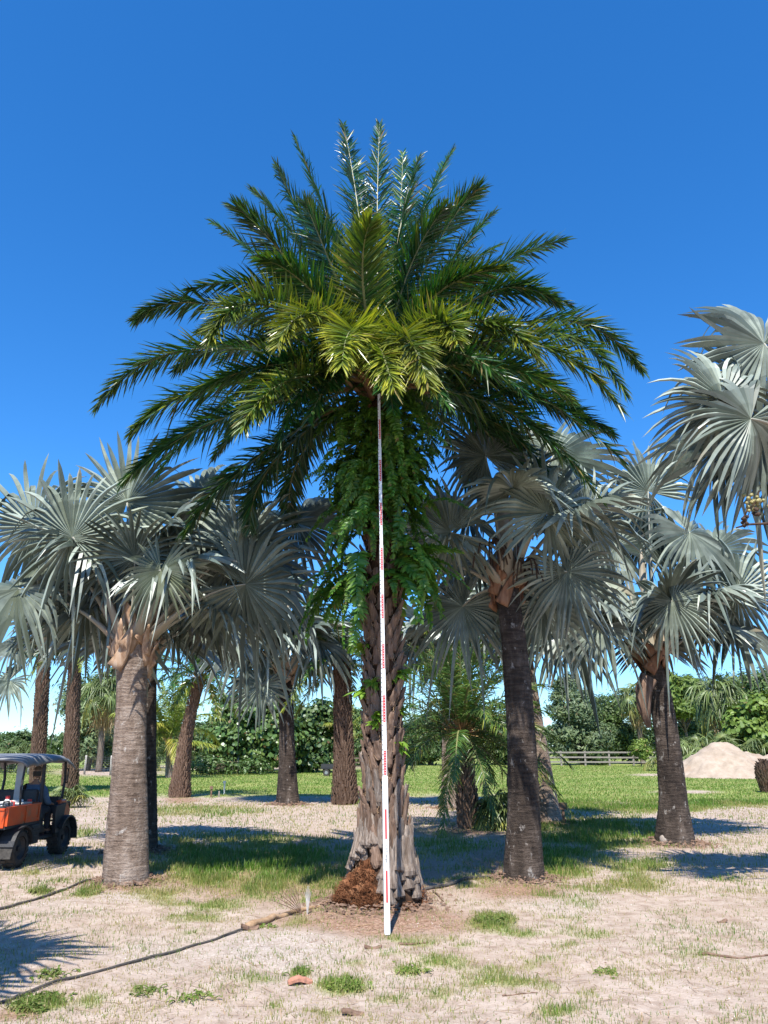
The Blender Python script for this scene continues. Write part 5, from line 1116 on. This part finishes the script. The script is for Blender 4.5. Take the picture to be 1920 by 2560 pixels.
part('body', 'black_plastic', lambda mb: (box(mb, (0, 0, .15), (.40, .34, .30), bev=.05), tube(mb, np.array([A(-.12, 0, .28), A(-.1, 0, .38), A(.1, 0, .38), A(.12, 0, .28)]), .015, 6)), t_)

# passenger: one continuous body grown from a skeleton
def skin_mesh(name, joints, edges, rad, mat, sub=2):
    me = bpy.data.meshes.new(name); me.from_pydata([tuple(j) for j in joints], edges, []); me.update()
    o_ = bpy.data.objects.new('tmp', me); COL.objects.link(o_); mo = o_.modifiers.new('s', 'SKIN'); o_.modifiers.new('u', 'SUBSURF').levels = sub
    for k, v in enumerate(me.skin_vertices[0].data): v.radius = (rad[k], rad[k]) if np.isscalar(rad[k]) else rad[k]; v.use_root = k == 0
    dg = bpy.context.evaluated_depsgraph_get(); dg.update(); out = bpy.data.meshes.new_from_object(o_.evaluated_get(dg)); out.name = name; bpy.data.objects.remove(o_)
    out.materials.clear(); out.materials.append(mat)
    for p in out.polygons: p.use_smooth = True
    return out
pl = cw((1.06, -.42, .87)); person = thing('person', pl, 'person in a brown cap and blue shirt sitting in the cart', 'person', None, cz, SC)
J = [(0, 0, .03), (-.03, 0, .22), (-.03, 0, .40), (.0, 0, .52), (.02, 0, .60), (.03, 0, .66)]; Rd = [(.15, .12), (.15, .11), (.17, .11), (.10, .09), (.055, .055), (.06, .06)]
E_ = [(0, 1), (1, 2), (2, 3), (3, 4), (4, 5)]
for s in (-1, 1):
    i = len(J); J += [(.02, s * .19, .46), (.10, s * .24, .22), (.33, s * .19, .17), (.42, s * .16, .16)]; Rd += [.068, .052, .042, .034]; E_ += [(3, i), (i, i + 1), (i + 1, i + 2), (i + 2, i + 3)]
    i = len(J); J += [(.04, s * .10, .02), (.42, s * .13, .05), (.50, s * .13, -.36), (.62, s * .13, -.40)]; Rd += [.095, .068, .048, .042]; E_ += [(0, i), (i, i + 1), (i + 1, i + 2), (i + 2, i + 3)]
body = link('body', skin_mesh('body', J, E_, Rd, M['skin']), person)
def sub_skin(name, idx, grow, mat, drop_tip=0):          # clothes grown from the same bones, a little fatter
    mp = {k: n_ for n_, k in enumerate(idx)}; ed = [(mp[a], mp[b]) for a, b in E_ if a in mp and b in mp]
    rr_ = [tuple(np.array(Rd[k]) + grow) if not np.isscalar(Rd[k]) else Rd[k] + grow for k in idx]
    jj = [J[k] for k in idx]
    return link(name, skin_mesh(name, jj, ed, rr_, mat), person)
sub_skin('shirt', [0, 1, 2, 3, 6, 7, 8, 14, 15, 16], .014, M['shirt'])
sub_skin('trousers', [0, 10, 11, 12, 18, 19, 20], .014, M['trousers'])
hd = MB(); th, phv = np.meshgrid(np.linspace(0, 2 * PI, 25)[:-1], np.linspace(0, PI, 16)); D = np.stack([np.sin(phv) * np.cos(th), np.sin(phv) * np.sin(th), np.cos(phv)], -1)
k_ = A(.100, .078, .118) * np.where(D[..., 2:] < -.2, 1 - .22 * (-D[..., 2:] - .2), 1); V = D * k_ + A(.05, 0, .765); V[..., 0] += .03 * np.exp(-((V[..., 2] - .745) / .022) ** 2 - (V[..., 1] / .016) ** 2) * (D[..., 0] > 0) - .008 * np.exp(-((V[..., 2] - .785) / .016) ** 2 - ((np.abs(V[..., 1]) - .032) / .018) ** 2) * (D[..., 0] > 0)
hd.add(V, grid_faces(16, 24, True)); head = hd.build('head', M['skin'], person, smooth=True)
for s in (-1, 1):
    part('ear', 'skin', lambda mb: tube(mb, np.stack([A(.045, s * .070, .73), A(.038, s * .090, .75), A(.04, s * .088, .79), A(.05, s * .072, .80)]), [.008, .014, .014, .008], 6), person, True)
    part('eye', 'black', lambda mb: tube(mb, np.stack([A(.128, s * .032, .785), A(.138, s * .032, .785)]), .010, 8), person)
part('mouth', 'brick_red', lambda mb: tube(mb, np.stack([A(.132, -.022, .712), A(.138, 0, .714), A(.132, .022, .712)]), .005, 5), person)
part('hair', 'hair', lambda mb: mb.add(D[6:11] * A(.104, .083, .12) + A(.035, 0, .765) - A(.012, 0, 0), grid_faces(5, 24, True)), person, True)
def capf(mb):
    mb.add(D[:7] * A(.112, .092, .100) + A(.045, 0, .80), grid_faces(7, 24, True)); a = np.linspace(-1.1, 1.1, 9)
    V = np.concatenate([np.stack([.045 + .108 * np.cos(a), .088 * np.sin(a), .81 + 0 * a], -1), np.stack([.05 + .205 * np.cos(a), .10 * np.sin(a), .79 + 0 * a], -1)]); V = np.concatenate([V, V - A(0, 0, .008)])
    mb.add(V, [grid_faces(2, 9), grid_faces(2, 9)[:, ::-1] + 18, np.array([[9 + i, 10 + i, 28 + i, 27 + i] for i in range(8)])])
part('cap', 'cap', capf, person, True)
for s in (-1, 1):                                        # relaxed hands, four unequal fingers and a thumb
    w_ = A(.42, s * .16, .16); jj = [tuple(w_), tuple(w_ + A(.05, 0, -.005))]; rr_ = [(.026, .018), (.034, .016)]; ee = [(0, 1)]
    for f_, (dy, l) in enumerate(((-.027, .062), (-.009, .072), (.009, .068), (.026, .054))):
        i = len(jj); jj += [tuple(w_ + A(.085, dy, -.005)), tuple(w_ + A(.085 + l * .55, dy * 1.1, -.018)), tuple(w_ + A(.085 + l * .85, dy * 1.1, -.042))]; rr_ += [.010, .009, .0075]; ee += [(1, i), (i, i + 1), (i + 1, i + 2)]
    i = len(jj); jj += [tuple(w_ + A(.03, -s * .034, -.01)), tuple(w_ + A(.065, -s * .052, -.022))]; rr_ += [.011, .009]; ee += [(0, i), (i, i + 1)]
    link('hand', skin_mesh('hand', jj, ee, rr_, M['skin'], 1), person)
    part('shoe', 'black_plastic', lambda mb: tube(mb, np.stack([A(.48, s * .13, -.415), A(.56, s * .13, -.405), A(.66, s * .13, -.42), A(.73, s * .13, -.43)]), [.045, .055, .05, .03], 8, flat=.75), person, True)

# ------------------------------------------------------------------ hoses, litter and small things on the ground
def ground_line(pts, lift=.0, n=60):
    P = np.array([gp(x, y) for x, y in pts]); L_ = np.r_[0, np.cumsum(np.linalg.norm(np.diff(P, axis=0), axis=1))]; s = np.linspace(0, L_[-1], n)
    Q = np.stack([np.interp(s, L_, P[:, k]) for k in range(3)], -1)
    for _ in range(3): Q[1:-1] = (Q[:-2] + Q[1:-1] * 2 + Q[2:]) / 4
    Q[:, 2] = gz(Q[:, 0], Q[:, 1]) + lift; return Q
def line_thing(name, label, cat, pts, r, mat, group=None, wob=0):
    Q = ground_line(pts, r * .7); Q[:, 2] += wob * np.abs(np.sin(np.linspace(0, 9, len(Q)))); mb = MB(); tube(mb, Q, r, 8); o_ = mb.build(name, M[mat], None, True); return tag(o_, label, cat, group)
G_h = 'black irrigation hoses on the ground'
line_thing('hose', 'black hose running diagonally across the sand in the left foreground', 'hose', [(-60, 2182), (0, 2168), (60, 2152), (160, 2116), (250, 2094), (330, 2070), (400, 2052), (455, 2036), (522, 2012), (560, 1995)], .012, 'hose', G_h, .01)
line_thing('hose', 'black hose leading left from the foot of the big ringed trunk', 'hose', [(-80, 1976), (0, 1962), (50, 1952), (110, 1932), (150, 1918), (185, 1904), (222, 1898)], .016, 'hose', G_h, .01)
line_thing('hose', 'black hose on the shaded ground right of the middle palm foot', 'hose', [(915, 1924), (960, 1915), (1010, 1904), (1060, 1893), (1085, 1888)], .022, 'hose', G_h, .01)
def stick(name, label, cat, pts, r0, r1, mat, h0=0, h1=0):
    Q = ground_line(pts, 0, 14); s = np.linspace(0, 1, 14); Q[:, 2] += h0 + (h1 - h0) * s + .5 * (r0 + (r1 - r0) * s); Q[1:-1] += R.normal(0, r0 * .25, (12, 3)); mb = MB(); tube(mb, Q, r0 + (r1 - r0) * s, 8, flat=.7); return tag(mb.build(name, M[mat], None, True), label, cat)
st_ = stick('fallen_frond', 'fallen brown frond stem lying left of the middle palm foot', 'palm debris', [(536, 2006), (580, 1985), (640, 1968), (700, 1952), (735, 1944)], .055, .022, 'dead')
stick('fallen_stick', 'dark crooked stick lying at the right edge of the sand', 'stick', [(1515, 2064), (1545, 2067), (1600, 2071), (1680, 2066)], .018, .010, 'debris')
stick('fallen_stick', 'thin twig lying among the grass in the right foreground', 'stick', [(1085, 2149), (1120, 2147), (1162, 2148)], .009, .005, 'debris')
stick('fallen_stick', 'short dark stick lying right of the middle palm foot', 'stick', [(936, 1926), (958, 1948)], .014, .008, 'debris', .01, .0)
stick('fallen_stick', 'short dark stick lying just left of the root mass', 'stick', [(716, 1956), (738, 1975)], .014, .010, 'debris')
stick('fallen_stick', 'flat bark strip lying below the foot of the rod', 'stick', [(862, 2040), (885, 2037), (925, 2034)], .02, .010, 'debris')
stick('fallen_stick', 'thin pale twig lying to the left of the rod foot', 'stick', [(765, 2003), (800, 1997), (815, 1995)], .010, .006, 'dead')
def chip(name, label, x, y, l, w, h, mat, rz, seed):
    rg = np.random.default_rng(seed); u = np.linspace(-1, 1, 9); Vt, Vb = [], []
    for t in u:
        ww = w * (1 - .5 * abs(t) ** 3) * rg.uniform(.8, 1.1); a = np.linspace(-1, 1, 4); zt = h * (1 + .5 * math.sin(2 * t + seed)) - .4 * h * a ** 2
        Vt.append(np.stack([t * l + 0 * a, a * ww, zt + rg.normal(0, h * .08, 4)], -1)); Vb.append(np.stack([t * l + 0 * a, a * ww, zt - h * .55], -1))
    Vt = np.array(Vt).reshape(-1, 3); Vb = np.array(Vb).reshape(-1, 3); g1 = grid_faces(9, 4); rim = [k * 4 for k in range(9)] + [33, 34, 35] + [k * 4 + 3 for k in range(7, -1, -1)] + [2, 1]; r1 = np.array(rim); r2 = np.roll(r1, -1)
    mb = MB(); mb.add(np.concatenate([Vt, Vb]), [g1, g1[:, ::-1] + 36, np.stack([r1, r2, r2 + 36, r1 + 36], -1)]); p = gp(x, y); p[2] = gz(p[0], p[1]); o_ = mb.build(name, M[mat], None, False, p); o_.rotation_euler = (0, 0, rz); return tag(o_, label, 'palm debris')
chip('bark_piece', 'reddish curved piece of bark on the sand in the centre foreground', 648, 2123, .105, .04, .045, 'brick_red', .35, 2)
chip('bark_piece', 'grey brown wedge of bark near the bottom edge of the sand', 762, 2186, .085, .03, .035, 'debris', .2, 3)
chip('bark_piece', 'dark bark flake beside the end of the foreground hose', 540, 2008, .10, .05, .05, 'debris', .6, 4)
chip('bark_piece', 'dark bark flake on the litter left of the rod', 806, 2046, .09, .03, .03, 'debris', -.2, 5)
chip('bark_piece', 'small dark bark flake on the open sand at right', 1560, 1990, .06, .03, .03, 'debris', .1, 6)
# dry folded fan leaf standing up and a dead one leaning beside it
p = gp(664, 1974); df = thing('dry_leaf', p, 'pale grey folded dry leaf standing upright left of the middle palm', 'dead leaf')
for k in range(6):
    a = (k - 2.5) * .055; Q = np.stack([A(0, .004 * k, -.03), A(math.sin(a) * .12, .008 * k, .14), A(math.sin(a) * .27, .01 * (k % 2), .32 * (1 - .1 * abs(k - 2.5)))]); mb = MB(); tube(mb, Q, [.010, .015, .006], 5, flat=.35); mb.build('leaf_segment', M['dead_grey'], df)
p = gp(652, 1972); df = thing('dry_leaf', p, 'brown dry fan leaf leaning left among the grass', 'dead leaf')
for k in range(7):
    a = 2.25 + (k - 3) * .13; Q = np.stack([A(0, 0, 0), A(math.cos(a) * .2, -.02 * k, math.sin(a) * .2), A(math.cos(a) * .44, -.03 * k, math.sin(a) * .38)]); mb = MB(); tube(mb, Q, [.008, .014, .003], 5, flat=.35); mb.build('leaf_segment', M['debris'], df)
# rock, markers, stump, sapling seedlings
bm = bmesh.new(); bmesh.ops.create_icosphere(bm, subdivisions=3, radius=.16); bm.verts.index_update(); V = np.array([v.co[:] for v in bm.verts]); Fx = np.array([[v.index for v in f.verts] for f in bm.faces]); bm.free()
V = V * A(1.1, .8, .85) * (1 + .25 * (fbm(V[:, :1] * 9 + 4, V[:, 2:] * 9 + V[:, 1:2] * 5, 3) - .5)); mb = MB(); mb.add(V, Fx); tag(mb.build('rock', M['rock'], None, True, gp(1440, 1823) + A(0, -.1, .08)), 'round brown rock lying against the foot of the leaning palm', 'rock')
def marker(x, y, h, w, label, mat, plate=True):
    t_ = thing('marker_post', gp(x, y), label, 'marker post', 'small marker posts'); mb = MB(); box(mb, (0, 0, h / 2), (.06, .06, h), 0); mb.build('post', M[mat], t_)
    if plate: mb = MB(); box(mb, (0, -.05, h - .05), (w, .03, w * .8), 0, bev=.004); mb.build('plate', M[mat], t_)
marker(1218, 1778, .48, .22, 'dark marker post with a square head on the grass right of the fan palms', 'debris'); marker(456, 1722, .42, .14, 'short grey marker post with a small plate on the lawn', 'debris')
marker(484, 1716, .55, .12, 'white marker post standing on the lawn', 'white'); marker(473, 1722, .24, .1, 'tiny stake between the two lawn posts', 'wood_grey', False); marker(1077, 1765, .42, .2, 'pale marker post behind the short bushy palm', 'wood_post')
sb = gp(1668, 1712); stump = thing('palm_stump', sb, 'shaggy brown stump cut by the right edge of the lawn', 'stump'); Ps = np.stack([A(0, 0, z) for z in np.linspace(-.05, 1.35, 10)])
rs_ = np.array([.42, .44, .48, .52, .54, .54, .52, .48, .40, .2]) * 1.05; mb = MB(); tube(mb, Ps, rs_, 16); mb.build('trunk', M['fibre'], stump, True); boots_stuff(Ps, rs_, M['boot_brown'], stump, dz=.1, size=(.12, .2), out=.06, seed=2)
def weed(x, y, n, ln, label, ye=.42):
    p = gp(x, y); p[2] = gz(p[0], p[1]); t_ = thing('weed', p, label, 'weed', 'low green weeds on the sand'); mb = MB(); qq = random.Random(x)
    for k in range(n):
        az = qq.uniform(0, 2 * PI); l = ln * qq.uniform(.5, 1.1); h = A(math.cos(az), math.sin(az), 0); o0 = A(qq.gauss(0, .11), qq.gauss(0, .11), 0) * ln / .14; P_ = o0 + bez(A(0, 0, 0), h * l * .5 + A(0, 0, l * qq.uniform(.2, .5)), h * l + A(0, 0, l * qq.uniform(.0, .4)), 6)
        feather(mb, P_, 7, l * .32, l * .13, ye, 0, plane=.2, droop=.1, t0=.15, ang=(62, 30), r0=.003, st=2, grouped=False)
    mb.build('foliage', [M['grass'], M['grass']], t_)
for w_ in ((80, 2172, 46, .24, 'bright green weed clump at the bottom left corner beside the hose'), (110, 2106, 26, .18, 'green weed in the dark frond shadow at left'), (190, 1930, 30, .2, 'green weed left of the big ringed trunk below the hose'),
           (1062, 1996, 46, .24, 'largest bright green weed clump right of the rod'), (320, 2146, 22, .16, 'low weed on the sand below the middle of the foreground hose'), (740, 2128, 34, .2, 'spreading weed patch in the centre foreground'),
           (650, 2098, 18, .15, 'small weed just above the reddish bark piece'), (890, 2092, 24, .17, 'weed on the sand below and right of the rod foot'), (1310, 2102, 14, .16, 'thin weed on the open sand at right'), (575, 2000, 14, .14, 'broad leaved weed under the fallen frond stem'),
           (84, 1927, 20, .18, 'weed between the two shadow stripes at left'), (420, 2162, 20, .16, 'sprawling weed near the bottom edge left of centre')):
    weed(w_[0], w_[1], int(w_[2] * 1.6), w_[3] * .5, w_[4])
